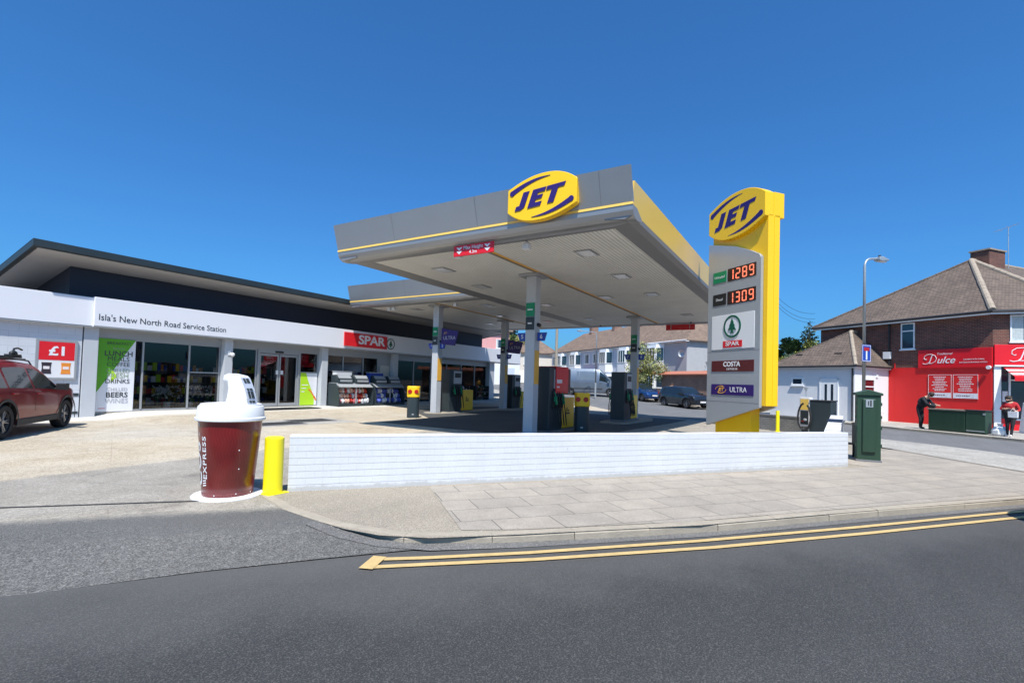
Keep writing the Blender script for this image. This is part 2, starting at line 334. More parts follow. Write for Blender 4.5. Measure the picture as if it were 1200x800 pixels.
# ------------------------------------------------------------------ mesh builder
class MB:
    def __init__(s): s.v, s.f, s.m = [], [], []
    def add(s, vs, fs, m=0):
        o = len(s.v); s.v += [tuple(v) for v in vs]; s.f += [tuple(i + o for i in f) for f in fs]; s.m += [m] * len(fs); return s
    def box(s, x0, x1, y0, y1, z0, z1, m=0):
        if x0 > x1: x0, x1 = x1, x0
        if y0 > y1: y0, y1 = y1, y0
        if z0 > z1: z0, z1 = z1, z0
        vs = [(x, y, z) for z in (z0, z1) for y in (y0, y1) for x in (x0, x1)]
        return s.add(vs, [(0, 2, 3, 1), (4, 5, 7, 6), (0, 1, 5, 4), (2, 6, 7, 3), (0, 4, 6, 2), (1, 3, 7, 5)], m)
    def prism(s, poly, a, b, axis='y', m=0):
        def P(p, d):
            return {'y': (p[0], d, p[1]), 'x': (d, p[0], p[1]), 'z': (p[0], p[1], d)}[axis]
        n = len(poly); vs = [P(p, a) for p in poly] + [P(p, b) for p in poly]
        fs = [tuple(range(n - 1, -1, -1)), tuple(range(n, 2 * n))] + [(i, (i + 1) % n, n + (i + 1) % n, n + i) for i in range(n)]
        return s.add(vs, fs, m)
    def cyl(s, p0, p1, r0, r1=None, n=16, m=0, cap=True):
        r1 = r0 if r1 is None else r1; p0, p1 = Vector(p0), Vector(p1); d = (p1 - p0).normalized()
        a = d.orthogonal().normalized(); b = d.cross(a)
        vs = [p0 + (a * math.cos(t) + b * math.sin(t)) * r0 for t in [2 * math.pi * i / n for i in range(n)]]
        vs += [p1 + (a * math.cos(t) + b * math.sin(t)) * r1 for t in [2 * math.pi * i / n for i in range(n)]]
        fs = [(i, (i + 1) % n, n + (i + 1) % n, n + i) for i in range(n)]
        if cap: fs += [tuple(range(n - 1, -1, -1)), tuple(range(n, 2 * n))]
        return s.add(vs, fs, m)
    def tube(s, pts, r, n=8, m=0, taper=None):
        pts = [Vector(p) for p in pts]; rings = []; a = None
        for i, p in enumerate(pts):
            d = (pts[min(i + 1, len(pts) - 1)] - pts[max(i - 1, 0)]).normalized()
            if a is None: a = d.orthogonal().normalized()
            a = (a - d * a.dot(d)).normalized(); b = d.cross(a); rr = taper[i] if taper else r
            rings.append([p + (a * math.cos(2 * math.pi * k / n) + b * math.sin(2 * math.pi * k / n)) * rr for k in range(n)])
        vs = [v for g in rings for v in g]
        fs = [(i * n + k, i * n + (k + 1) % n, (i + 1) * n + (k + 1) % n, (i + 1) * n + k) for i in range(len(pts) - 1) for k in range(n)]
        fs += [tuple(range(n - 1, -1, -1)), tuple((len(pts) - 1) * n + k for k in range(n))]
        return s.add(vs, fs, m)
    def lathe(s, prof, n=32, m=0, axis='z', c=(0, 0, 0), cap=True):
        vs = []
        for r, h in prof:
            for k in range(n):
                t = 2 * math.pi * k / n; x, y = r * math.cos(t), r * math.sin(t)
                vs.append({'z': (c[0] + x, c[1] + y, c[2] + h), 'y': (c[0] + x, c[1] + h, c[2] + y), 'x': (c[0] + h, c[1] + x, c[2] + y)}[axis])
        fs = [(i * n + k, i * n + (k + 1) % n, (i + 1) * n + (k + 1) % n, (i + 1) * n + k) for i in range(len(prof) - 1) for k in range(n)]
        if cap: fs += [tuple(range(n - 1, -1, -1)), tuple((len(prof) - 1) * n + k for k in range(n))]
        return s.add(vs, fs, m)
    def blob(s, c, r, m=0, n=8, sq=(1, 1, 1), jit=0.0):
        prof = [(math.sin(math.pi * i / n), -math.cos(math.pi * i / n)) for i in range(n + 1)]; k2 = n * 2; vs = []
        for a, h in prof:
            for k in range(k2):
                t = 2 * math.pi * k / k2; j = 1 + random.uniform(-jit, jit)
                vs.append((c[0] + r * sq[0] * a * math.cos(t) * j, c[1] + r * sq[1] * a * math.sin(t) * j, c[2] + r * sq[2] * h * j))
        fs = [(i * k2 + k, i * k2 + (k + 1) % k2, (i + 1) * k2 + (k + 1) % k2, (i + 1) * k2 + k) for i in range(n) for k in range(k2)]
        return s.add(vs, fs, m)
    def build(s, name, mats, parent=None, bevel=0.0, smooth=False, loc=None, rot=None, kind=None, bseg=2):
        me = bpy.data.meshes.new(name); me.from_pydata(s.v, [], s.f)
        if isinstance(mats, str): mats = [mats]
        for k in mats: me.materials.append(MATS[k])
        me.polygons.foreach_set('material_index', s.m); me.update()
        bm = bmesh.new(); bm.from_mesh(me); bmesh.ops.remove_doubles(bm, verts=bm.verts, dist=1e-5)
        bmesh.ops.recalc_face_normals(bm, faces=bm.faces); bm.to_mesh(me); bm.free()
        if smooth:
            me.polygons.foreach_set('use_smooth', [True] * len(me.polygons)); 
            try: me.set_sharp_from_angle(angle=R(38))
            except Exception: pass
        o = bpy.data.objects.new(name, me); COL.objects.link(o)
        if parent: o.parent = parent
        if loc is not None: o.location = loc
        if rot is not None: o.rotation_euler = rot
        if bevel > 0:
            b = o.modifiers.new('bevel', 'BEVEL'); b.width = bevel; b.segments = bseg; b.limit_method = 'ANGLE'; b.angle_limit = R(40); b.harden_normals = False
        if kind: o['kind'] = kind
        return o

def tag(o, label, cat, group=None):
    o['label'] = label; o['category'] = cat
    if group: o['group'] = group
    return o
def thing(name, label, cat, loc=(0, 0, 0), rz=0.0, group=None):
    o = bpy.data.objects.new(name, None); COL.objects.link(o); o.location = loc; o.rotation_euler = (0, 0, rz); o.empty_display_size = .2
    return tag(o, label, cat, group)
def dup(root, loc=None, rz=None, label=None):
    def cp(o, par):
        c = o.copy(); COL.objects.link(c)
        if par: c.parent = par
        for ch in [x for x in bpy.data.objects if x.parent == o and x != c]: cp(ch, c)
        return c
    r = cp(root, None)
    if loc is not None: r.location = loc
    if rz is not None: r.rotation_euler = (0, 0, rz)
    if label: r['label'] = label
    return r
_dg = None
def text(name, s, size, m, parent=None, loc=(0, 0, 0), rot=(R(90), 0, 0), ext=.004, sx=1.0, bold=0.0, shear=0.0, align='CENTER', space=1.0, kind=None):
    cu = bpy.data.curves.new(name, 'FONT'); cu.body = s; cu.size = size; cu.extrude = ext; cu.offset = bold * size; cu.shear = shear
    cu.align_x = align; cu.align_y = 'CENTER'; cu.space_character = space; cu.resolution_u = 3
    tmp = bpy.data.objects.new('tmp', cu); COL.objects.link(tmp)
    dg = bpy.context.evaluated_depsgraph_get(); dg.update()
    me = bpy.data.meshes.new_from_object(tmp.evaluated_get(dg)); bpy.data.objects.remove(tmp); bpy.data.curves.remove(cu)
    for v in me.vertices: v.co.x *= sx
    me.materials.clear(); me.materials.append(MATS[m])
    o = bpy.data.objects.new(name, me); COL.objects.link(o); o.parent = parent; o.location = loc; o.rotation_euler = rot
    if kind: o['kind'] = kind
    return o

# ------------------------------------------------------------------ ground sheets
def sheet(name, pts, zf, m, step=1.5, st=True, thick=0.0, kind='structure'):
    bm = bmesh.new()
    P = [ST(*p) if st else Vector((*p, 0)) for p in pts]
    f = bm.faces.new([bm.verts.new((p.x, p.y, 0)) for p in P])
    for ax in (0, 1):
        lo = min(p[ax] for p in P); hi = max(p[ax] for p in P); k = math.ceil(lo / step) * step
        while k < hi:
            no = Vector((1, 0, 0)) if ax == 0 else Vector((0, 1, 0)); co = no * k
            bmesh.ops.bisect_plane(bm, geom=bm.verts[:] + bm.edges[:] + bm.faces[:], plane_co=co, plane_no=no); k += step
    for v in bm.verts: v.co.z = zf(v.co.x, v.co.y)
    bmesh.ops.triangulate(bm, faces=[f for f in bm.faces if len(f.verts) > 4])
    for f in bm.faces:
        f.normal_update()
        if f.normal.z < 0: f.normal_flip()
        f.smooth = True
    me = bpy.data.meshes.new(name); bm.to_mesh(me); bm.free(); me.materials.append(MATS[m])
    o = bpy.data.objects.new(name, me); COL.objects.link(o)
    if kind: o['kind'] = kind
    return o
def arc(c, r, a0, a1, n=8): return [(c[0] + r * math.cos(R(a0 + (a1 - a0) * i / n)), c[1] + r * math.sin(R(a0 + (a1 - a0) * i / n))) for i in range(n + 1)]
sheet('ground', [(-300, -600), (900, -600), (900, 600), (-300, 600)], lambda x, y: G(x, y) - .16, 'asphalt_side', 12)
# entrance ramp between the road (z -.1) and the yard (z 0)
def road_z(x, y):
    s, t = to_st(x, y); k = sstep(4.5, 6.1, s)
    return -.1 + .1 * k
KERB = [(7.30, -.80), (6.6, -.52), (5.95, -.10), (5.55, .20), (5.25, .52), (5.03, 1.0), (4.92, 1.85), (4.71, 4.1), (4.71, 6.65), (4.65, 9.9), (4.60, 13.0), (4.75, 14.4), (5.3, 15.6), (6.0, 16.4), (7.2, 17.2), (8.6, 17.75), (10.2, 17.95), (16, 17.95)]
sheet('near_road', [(-30, -70), (4.85, -70), (4.87, -2.3), (4.97, -1.2), (5.02, -.2), (5.1, .45), (5.08, 1.0)] + [(k[0] + .05, k[1]) for k in KERB[6:12]] + [(5.2, 30), (5.2, 90), (-30, 90)], lambda x, y: -.092, 'asphalt_new', 4)
sheet('road_channel', [(5.95, -.08), (5.55, .22), (5.28, .50), (5.07, .98), (4.97, 1.85), (4.76, 4.1), (4.76, 6.65), (4.70, 9.9), (4.65, 13), (4.46, 13), (4.50, 9.9), (4.56, 6.65), (4.58, 4.1), (4.78, 1.85), (4.90, .98), (5.10, .50), (5.42, .10), (5.84, -.20)], lambda x, y: max(-.087, road_z(x, y) + .006), 'asphalt_old', 1)
# yard, running down to the road at the entrance
sheet('forecourt_pavement', [(4.75, -40), (4.75, -2.2), (4.9, -1.0), (4.95, .0), (4.98, 1.2), (5.2, .62), (5.62, .24), (6.0, -.06), (6.65, -.48), (7.35, -.77), (7.55, 10.45), (12.3, 10.6), (13.2, 17.9), (20, 17.9), (33, 17.9), (34, -2), (16, -40)], lambda x, y: (G(x, y) if to_st(x, y)[0] > 6.75 else road_z(x, y)), 'concrete_yard', .7)
# pavement along the road
sheet('footway', KERB[:17] + [(10.3, 17.0), (10.9, 15.2), (12.3, 12.6), (12.3, 10.5), (7.6, 10.5), (7.5, -.70)], lambda x, y: .002 + G(x, y), 'pave_tarmac', 1)
sheet('footway_slabs', [(7.40, 1.44), (6.2, 1.40), (5.20, 1.37), (5.06, 2.02), (4.86, 4.1), (4.86, 6.65), (4.80, 9.9), (4.75, 12.9), (6.1, 14.0), (9.6, 15.1), (9.6, 10.9), (7.42, 10.9)], lambda x, y: .007, 'paving_slab', 1)
sheet('crossover_apron', [(6.2, 14.0), (9.7, 15.15), (11.9, 15.6), (13.2, 17.2), (12.6, 17.9), (10.2, 18.0), (8.6, 17.8), (7.2, 17.25), (6.0, 16.45), (5.3, 15.6)], lambda x, y: .011, 'concrete_apron', 1)
sheet('side_road', [(5.2, 16), (6, 16.5), (7.2, 17.25), (8.6, 17.8), (10.2, 17.97), (33, 17.97), (45, 15.5), (110, 10), (110, 24), (60, 25.5), (45, 27.7), (30, 27.7), (26, 26.4), (16, 24.9), (10, 24.4), (5.2, 24.0)], lambda x, y: G(x, y) - .096, 'asphalt_side', 2)
FARK = [(2, 24.0), (10, 24.4), (16, 24.9), (22, 25.5), (26, 26.4), (30, 27.7), (45, 27.7), (60, 25.5), (110, 24)]
sheet('far_footway', FARK + [(110, 40), (40, 40), (30, 40), (2, 40)], lambda x, y: G(x, y) + .002, 'concrete_apron', 2)
sheet('far_verge', [(33, 17.9), (45, 15.45), (110, 9.95), (110, -20), (34, -2)], lambda x, y: G(x, y) - .01, 'concrete_apron', 3)

def kerb(name, line, zf, width=.14, up=.008, down=.14, stone=.91, m='pave_tarmac', inward=1):
    pts = [ST(*p) for p in line]; L = [0]
    for a, b in zip(pts, pts[1:]): L.append(L[-1] + (b - a).length)
    def at(d):
        for i in range(len(pts) - 1):
            if d <= L[i + 1] or i == len(pts) - 2:
                k = (d - L[i]) / (L[i + 1] - L[i]); return pts[i].lerp(pts[i + 1], k), (pts[i + 1] - pts[i]).normalized()
    mb = MB(); d = 0
    while d < L[-1] - .1:
        e = min(d + stone - .006, L[-1]); (a, ta), (b, tb) = at(d), at(e)
        na, nb = Vector((-ta.y, ta.x, 0)) * inward, Vector((-tb.y, tb.x, 0)) * inward
        j = random.uniform(-.004, .004); sq = random.uniform(-.006, .006)
        vs = []
        for p, nn in ((a, na), (b, nb)):
            z = zf(p.x, p.y); p = p + nn * sq
            for o, h in ((0, -down), (.0, up - .022 + j), (.022, up + j), (width, up + j), (width, -down)):
                q = p + nn * o; vs.append((q.x, q.y, z + h))
        mb.add(vs, [(0, 5, 6, 1), (1, 6, 7, 2), (2, 7, 8, 3), (3, 8, 9, 4), (0, 1, 2, 3, 4), (5, 9, 8, 7, 6)]); d += stone
    return mb.build(name, m, kind='structure', bevel=.004)
mat('kerb_stone', (.33, .285, .225), .85, 0, .22, 5, .6, 45)
def kz(x, y):
    s, t = to_st(x, y)
    return .004 - .085 * (1 - sstep(-.85, 1.6, t)) if s > 4.4 and t < 2 else .004
kerb('kerb', KERB[:17], lambda x, y: -.002 + G(x, y) - .05 * (1 - sstep(0, 1.2, to_st(x, y)[1])) * 0, m='kerb_stone', inward=1 if (lambda a, b: Vector((-(b - a).y, (b - a).x, 0)).dot(U))(ST(*KERB[6]), ST(*KERB[7])) > 0 else -1)
kerb('far_kerb', FARK, lambda x, y: G(x, y), m='kerb_stone', inward=-1 if (lambda a, b: Vector((-(b - a).y, (b - a).x, 0)).dot(V))(ST(*FARK[1]), ST(*FARK[2])) < 0 else 1)
# dropped edge between pavement and crossover, channel drain of the yard, double yellow lines
def ribbon(name, pts, wid, zf, m, kind='structure'):
    P = [ST(*p) for p in pts]; mb = MB(); vs = []
    for i, p in enumerate(P):
        d = (P[min(i + 1, len(P) - 1)] - P[max(i - 1, 0)]).normalized(); n = Vector((-d.y, d.x, 0)) * wid / 2
        for q in (p + n, p - n): vs.append((q.x, q.y, zf(q.x, q.y)))
    mb.add(vs, [(2 * i, 2 * i + 1, 2 * i + 3, 2 * i + 2) for i in range(len(P) - 1)])
    return mb.build(name, m, kind=kind)
def dense(pts, step=.4):
    out = []
    for a, b in zip(pts, pts[1:]):
        n = max(1, int(math.hypot(b[0] - a[0], b[1] - a[1]) / step))
        out += [(a[0] + (b[0] - a[0]) * i / n, a[1] + (b[1] - a[1]) * i / n) for i in range(n)]
    return out + [pts[-1]]
YO = [(4.79, .53), (4.72, .92), (4.60, 1.9), (4.46, 3.87), (4.39, 6.15), (4.37, 8.7), (4.33, 10.8)]
YI = [(p[0] - [.17, .17, .19, .22, .22, .22, .22][i], p[1] - (.14 if i == 0 else 0)) for i, p in enumerate(YO)]
ribbon('road_marking', dense(YO), .078, lambda x, y: -.080, 'yellow_line'); ribbon('road_marking', dense(YI), .078, lambda x, y: -.080, 'yellow_line')
ribbon('road_marking', [(4.86, .50), (4.58, .35)], .13, lambda x, y: -.076, 'yellow_line')
ribbon('channel_drain', dense([(7.33, -14), (7.31, -3.46), (7.19, -1.6), (7.15, -1.1)], .3), .05, lambda x, y: .005, 'iron')
ribbon('joint_line', dense([(11.4, 15.5), (9.81, 15.01), (6.23, 13.89), (5.3, 13.6)], .3), .035, lambda x, y: .016, 'iron')
ribbon('road_marking', dense([(14, 20.9), (19, 21.4)], 1), .10, lambda x, y: G(x, y) - .088, 'road_white')


sheet('canopy_shade_sheet', [(12.9, 5.7), (27.2, 5.7), (27.2, 17.6), (19.0, 17.6), (15.8, 13.6), (12.9, 13.4)], lambda x, y: G(x, y) + .006, 'asphalt_shade', 1.2, st=False)  # added dark sheet: its colour deepens the canopy shade on the floor
# covers in the yard
for cx, cy, lab in ((9.95, 14.95, 'dark square manhole cover nearer the giant cup'), (11.45, 15.35, 'dark square manhole cover farther from the giant cup')):
    c = thing('manhole_cover', lab + ' in the forecourt', 'manhole cover', (cx, cy, G(cx, cy) + .004), R(-6), 'manhole covers in the forecourt')
    MB().box(-.72, .72, -.45, .45, 0, .012).build('cover_plate', 'iron', c, .003)
    f = MB()
    for a in (-.76, .72): f.box(a, a + .04, -.49, .49, 0, .016)
    for a in (-.49, .45): f.box(-.72, .72, a, a + .04, 0, .016)
    f.build('cover_frame', 'lead', c)
ap = MB(); ap.box(-1.9, 1.9, -1.1, 1.1, 0, .003); ap.build('concrete_surround', 'concrete_apron', loc=(10.75, 15.2, .001), rot=(0, 0, R(-6)), kind='structure')
dm = MB().box(-1.5, 1.5, -.45, .45, 0, .018).build('door_mat', 'black', loc=(13.6, 19.9, G(13.6, 19.9) + .008), bevel=.004)
tag(dm, 'long dark mat lying in front of the shop doors', 'door mat')

# ------------------------------------------------------------------ boundary wall
def low_wall(name, lab, pts, h, th, hend=None):
    a, b = ST(*pts[0]), ST(*pts[1]); L = (b - a).length; ang = math.atan2((b - a).y, (b - a).x)
    w_ = thing(name, lab, 'wall', (a.x, a.y, 0), ang); hend = h if hend is None else hend
    mb = MB(); n = 24
    prof = [(0, -.14), (L, -.14), (L, hend)] + [(L * (1 - i / n), hend + (h - hend) * i / n + random.uniform(-.003, .003)) for i in range(1, n)] + [(0, h)]
    mb.prism(prof, 0, th, 'y'); mb.build('brickwork', 'brick_white', w_, .008)
    return w_
fw = low_wall('boundary_wall', 'low white painted brick wall along the pavement in front of the canopy', [(7.50, -.50), (7.56, 10.45)], .765, .225, .725)
ra_, rb_ = ST(7.72, 10.42), ST(10.1, 13.75); rd_ = rb_ - ra_; RL = rd_.length
rw = thing('boundary_wall', 'short white return wall with a dark band beside the tall green cabinet', 'wall', tuple(ra_), math.atan2(rd_.y, rd_.x))
MB().prism([(0, -.14), (RL, -.14), (RL, .92), (.02, .722)], 0, .30, 'y').build('brickwork', 'brick_white', rw, .008)
MB().prism([(RL * .50, .0), (RL * .68, .0), (RL * .68, .872), (RL * .50, .836)], -.008, .308, 'y').build('dark_band', 'navy_dark', rw)  # dark band wrapped round the wall past its middle

# ------------------------------------------------------------------ shop building
YF, YW, YG = 20.6, 20.8, 21.1
shop = thing('shop_building', 'long low petrol station shop with white fascia and dark overhanging roof', 'building', (0, 0, 0))
X0, X1 = -9.0, 35.0
mb = MB()   # walls: block wall at the left, piers, end walls, rear
mb.box(X0, 6.62, YW, YW + .3, -.05, 3.05); mb.box(X0, X1 - .6, 29.9, 30.1, -.1, 4.0); mb.box(X0 - .2, X0, YW, 30.1, -.1, 4.0); mb.box(31.3, 31.5, YG + .1, 30.1, -.1, 3.9)
mb.build('wall', 'block_white', shop)
for a, b in ((6.66, 7.06), (11.30, 11.64), (16.05, 16.40), (20.95, 21.3), (30.85, 31.5)): MB().box(a, b, YW - (.02 if a < 7 else 0), YG + .1, -.05, 3.05).build('pier', 'column_grey', shop, .008)
MB().box(X0, 6.60, YW - .012, YW, .70, .80).box(X0, 6.60, YW - .012, YW, .12, .20).build('dado_rail', 'anthracite', shop)
mb = MB(); mb.box(X0, 6.84, YF + .10, YF + .50, 3.05, 4.0); mb.box(6.84, X1, YF, YF + .50, 3.03, 4.03); mb.build('fascia', 'fascia_white', shop, .012)
MB().box(X0, X1 - .02, YF + .05, YG + .15, 3.0, 3.03).box(6.84, X1, YF - .012, YF + .0, 3.03, 3.075).build('fascia_trim', 'frame_grey', shop)
MB().box(X0, X1 - .05, YF + .14, 30.0, 4.0, 4.02).build('flat_roof', 'lead', shop)
# clerestory and pitched roof
def rz(y): return 5.50 - .17 * (y - 20.3)
MB().prism([(21.6, 4.03), (21.8, 4.03), (21.8, rz(21.8) - .21), (21.6, rz(21.6) - .21)], 6.45, 30.9, 'x').prism([(21.8, 4.03), (29.0, 4.03), (29.0, rz(29) - .21), (21.8, rz(21.8) - .21)], 6.45, 6.65, 'x').prism([(21.8, 4.03), (29.0, 4.03), (29.0, rz(29) - .21), (21.8, rz(21.8) - .21)], 30.7, 30.9, 'x').build('clerestory_wall', 'navy_dark', shop)
MB().prism([(20.3, rz(20.3)), (29.6, rz(29.6)), (29.6, rz(29.6) - .06), (20.3, rz(20.3) - .06)], 5.18, 32.2, 'x').build('roof', 'anthracite', shop)
MB().prism([(20.42, rz(20.42) - .065), (29.5, rz(29.5) - .065), (29.5, rz(29.5) - .20), (20.42, rz(20.42) - .20)], 5.30, 32.08, 'x').build('soffit', 'soffit_grey', shop)
MB().prism([(20.26, rz(20.26) + .02), (20.36, rz(20.36) + .02), (20.36, rz(20.36) - .22), (20.26, rz(20.26) - .20)], 5.14, 32.24, 'x').prism([(20.36, rz(20.36) + .02), (29.6, rz(29.6) + .02), (29.6, rz(29.6) - .21), (20.36, rz(20.36) - .21)], 5.14, 5.24, 'x').prism([(20.36, rz(20.36) + .02), (29.6, rz(29.6) + .02), (29.6, rz(29.6) - .21), (20.36, rz(20.36) - .21)], 32.14, 32.24, 'x').build('roof_edge', 'anthracite', shop, .006)
text('lettering', "Isla's New North Road Service Station", .30, 'anthracite', shop, (9.08, YF - .004, 3.36), ext=.003, sx=.91)
# glazing: frames, panes
FZ = .15
def glaze(x0, x1, z0=FZ, z1=2.72, mull=(), trans=(), y=YG, fw_=.055):
    f = MB(); f.box(x0, x0 + fw_, y - .03, y + .05, z0, z1); f.box(x1 - fw_, x1, y - .03, y + .05, z0, z1)
    f.box(x0 + fw_, x1 - fw_, y - .03, y + .05, z1 - fw_, z1); f.box(x0 + fw_, x1 - fw_, y - .03, y + .05, z0, z0 + fw_)
    for q in mull: f.box(q - fw_ / 2, q + fw_ / 2, y - .045, y + .045, z0 + fw_, z1 - fw_)
    for a, b, z in trans: f.box(a, b, y - .025, y + .045, z - .022, z + .022)
    fr = f.build('window', 'frame_grey', shop)
    MB().box(x0 + fw_ / 2, x1 - fw_ / 2, y + .004, y + .012, z0 + fw_ / 2, z1 - fw_ / 2).build('pane', 'shop_glass', fr)
    return fr
glaze(7.08, 11.28, mull=(8.5, 10.08), trans=((10.11, 11.22, 1.60),))
glaze(11.66, 12.86, mull=(), trans=())
glaze(15.0, 16.03, trans=((15.05, 15.98, 1.76),))
glaze(16.42, 20.0, mull=(17.55, 18.9))
glaze(21.32, 30.83, mull=(22.9, 24.5, 26.1, 27.7, 29.3))
MB().box(7.06, 31.3, YG - .06, YG + .12, 2.72, 3.01).build('head_panel', 'frame_grey', shop)
MB().box(20.0, 20.95, YG - .02, YG + .12, 0, 2.72).build('wall', 'frame_grey', shop)
MB().box(7.06, 31.3, YG - .05, YG + .14, -.1, FZ).build('plinth', 'concrete_apron', shop)
# sliding doors
dr = MB()
for a, b in ((12.88, 12.97), (14.90, 14.99)): dr.box(a, b, YG - .07, YG + .07, FZ, 2.72)
dr.box(12.97, 14.90, YG - .06, YG + .06, 2.56, 2.72); dr.build('door_frame', 'frame_grey', shop)
for a, b in ((12.98, 13.92), (13.95, 14.89)):
    d = MB(); d.box(a, a + .07, YG - .03, YG + .03, FZ + .02, 2.54); d.box(b - .07, b, YG - .03, YG + .03, FZ + .02, 2.54)
    d.box(a + .07, b - .07, YG - .03, YG + .03, FZ + .02, FZ + .16); d.box(a + .07, b - .07, YG - .03, YG + .03, 2.44, 2.54)
    dd = d.build('door', 'frame_grey', shop, .004)
    MB().box(a + .05, b - .05, YG - .004, YG + .004, FZ + .1, 2.5).build('pane', 'shop_glass', dd)
for a in (13.78, 14.02): MB().box(a, a + .13, YG - .036, YG - .031, 1.62, 1.80).build('notice', 'white_paint', shop)
MB().box(13.7, 14.1, YG - .10, YG - .061, 2.60, 2.68).build('door_sensor', 'black', shop, .01)
MB().blob((11.56, YW - .12, 2.38), .085, n=6).cyl((11.5, YW, 2.45), (11.56, YW - .12, 2.40), .02).box(11.42, 11.54, YW - .03, YW, 2.36, 2.54).build('security_camera', 'white_paint', shop, smooth=True)
# interior: floor, back wall, ceiling
mb = MB(); mb.box(6.65, 31.2, YG + .15, 27, .13, .14); mb.build('shop_floor', 'lead', shop)
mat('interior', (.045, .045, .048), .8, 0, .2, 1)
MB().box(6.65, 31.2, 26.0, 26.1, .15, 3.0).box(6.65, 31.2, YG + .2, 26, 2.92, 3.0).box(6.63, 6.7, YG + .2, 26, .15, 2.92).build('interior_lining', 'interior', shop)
# green banner and posters on the glass
bn = thing('window_banner', 'tall green and white banner listing lunch, drinks and beers beside the doors glazing', 'banner', (7.13, YG - .05, FZ))
MB().box(0, 1.12, 0, .012, 0, 2.54).build('banner_sheet', 'fascia_white', bn)
MB().prism([(0, 2.54), (1.12, 2.54), (0, .62)], -.003, .0, 'y').build('green_panel', 'banner_green', bn)
MB().prism([(.42, 1.50), (.60, 1.22), (.42, 1.02)], -.006, -.003, 'y').build('lime_accent', 'lime', bn)
mat('ink', (.045, .05, .05), .5, 0, 0); mat('ink_pale', (.25, .33, .22), .5, 0, 0); mat('ink_grey', (.42, .43, .45), .5, 0, 0)
for s_, z, b, m, sz in (('BREAKFAST', 2.38, .0, 'ink', .14), ('SNACKS', 2.20, 0, 'ink_pale', .10), ('LUNCH', 2.02, .018, 'ink', .25), ('MEALS', 1.83, 0, 'ink', .23), ('COFFEE', 1.64, 0, 'ink', .2), ('CHILLED', 1.42, 0, 'ink_pale', .18), ('FRESH', 1.24, 0, 'ink_pale', .24), ('DRINKS', 1.05, .005, 'ink', .21), ('CHILLED', .77, 0, 'ink_grey', .16), ('BEERS', .57, .016, 'ink', .25), ('WINES', .36, 0, 'ink_grey', .23)):
    text('lettering', s_, sz, m, bn, (.62, -.008, z), ext=.001, sx=1.0, bold=b)
MB().box(.1, .3, -.004, 0, .10, .12).build('small_print', 'red_sign', bn)
pn = thing('window_poster', 'lime green and white food poster in the lower window beside the doors', 'poster', (15.06, YG - .05, FZ + .03))
MB().box(0, .92, 0, .012, 0, 1.55).build('poster_sheet', 'fascia_white', pn)
cv = [(0, 1.55), (.30, 1.55), (.42, 1.2), (.58, .85), (.74, .5), (.80, .2), (.78, 0), (0, 0)]
MB().prism(cv, -.003, 0, 'y').build('lime_panel', 'lime', pn)
mb = MB()
for i in range(14):
    k = i / 13; mb.blob((.50 + .38 * k, -.004, .74 - .48 * k ** 1.3), .035 + .02 * random.random(), i % 2, 4, (1, .12, 1))
mb.build('food_picture', ['red_sign', 'orange'], pn)
mb = MB()
for i in range(3): mb.box(.08, .44 - .1 * i, -.006, -.003, .95 - .16 * i, .99 - .16 * i)
mb.build('small_print', 'fascia_white', pn)
# £1 poster case on the block wall
pc = thing('poster_case', 'framed red and white one pound offer poster on the white wall behind the red car', 'poster case', (5.48, YW - .05, 1.24))
mb = MB(); mb.box(0, 1.02, 0, .045, 0, .06).box(0, 1.02, 0, .045, 1.22, 1.28).box(0, .06, 0, .045, .06, 1.22).box(.96, 1.02, 0, .045, .06, 1.22).build('case_frame', 'frame_grey', pc, .004)
MB().box(.06, .96, .012, .03, .06, 1.22).build('poster_sheet', 'white_paint', pc)
MB().box(.07, .95, .006, .012, .62, 1.20).build('red_panel', 'red_sign', pc)
text('lettering', '£1', .40, 'fascia_white', pc, (.53, .004, .90), ext=.002, bold=.03, sx=1.15)
for x, m in ((.14, 'pack_dark'), (.62, 'orange')):
    MB().prism([(x, .18), (x + .02, .36), (x, .54), (x + .25, .54), (x + .23, .36), (x + .25, .18)], .006, .012, 'y').box(x + .05, x + .20, .002, .006, .33, .42, 1).build('snack_picture', [m, 'paper'], pc)

# spar sign
sp = thing('shop_sign', 'red SPAR sign with white lettering and a round green fir emblem on the shop fascia', 'sign', (17.15, YF - .07, 3.20))
MB().box(0, 2.95, 0, .07, 0, .70).build('sign_panel', 'red_sign', sp, .006)
text('lettering', 'SPAR', .66, 'fascia_white', sp, (1.82, -.012, .36), ext=.012, sx=1.27, bold=.022, space=.98)
def fir(parent, cx, cz, r, y, dep=.02, cream='fascia_white'):
    MB().lathe([(r, 0), (r, -dep), (r * .84, -dep), (r * .84, 0), (r, 0)], 36, axis='y', c=(cx, y + dep, cz), cap=False).build('emblem_ring', 'tree_green', parent)
    MB().lathe([(r * .83, 0), (r * .83, dep * .5)], 36, axis='y', c=(cx, y + dep * .5, cz)).build('emblem_disc', cream, parent)
    k = r * .62; mb = MB()
    pts = [(0, 1.15), (.32, .55), (.2, .58), (.55, .05), (.35, .10), (.78, -.55), (.18, -.50), (.16, -.75), (.38, -.98), (-.38, -.98), (-.16, -.75), (-.18, -.50), (-.78, -.55), (-.35, .10), (-.55, .05), (-.2, .58), (-.32, .55)]
    mb.prism([(cx + a * k, cz + b * k) for a, b in pts], y - dep * .25, y + dep * .5, 'y'); mb.build('emblem_tree', 'tree_green', parent)
fir(sp, 3.28, .33, .31, .05, .02)

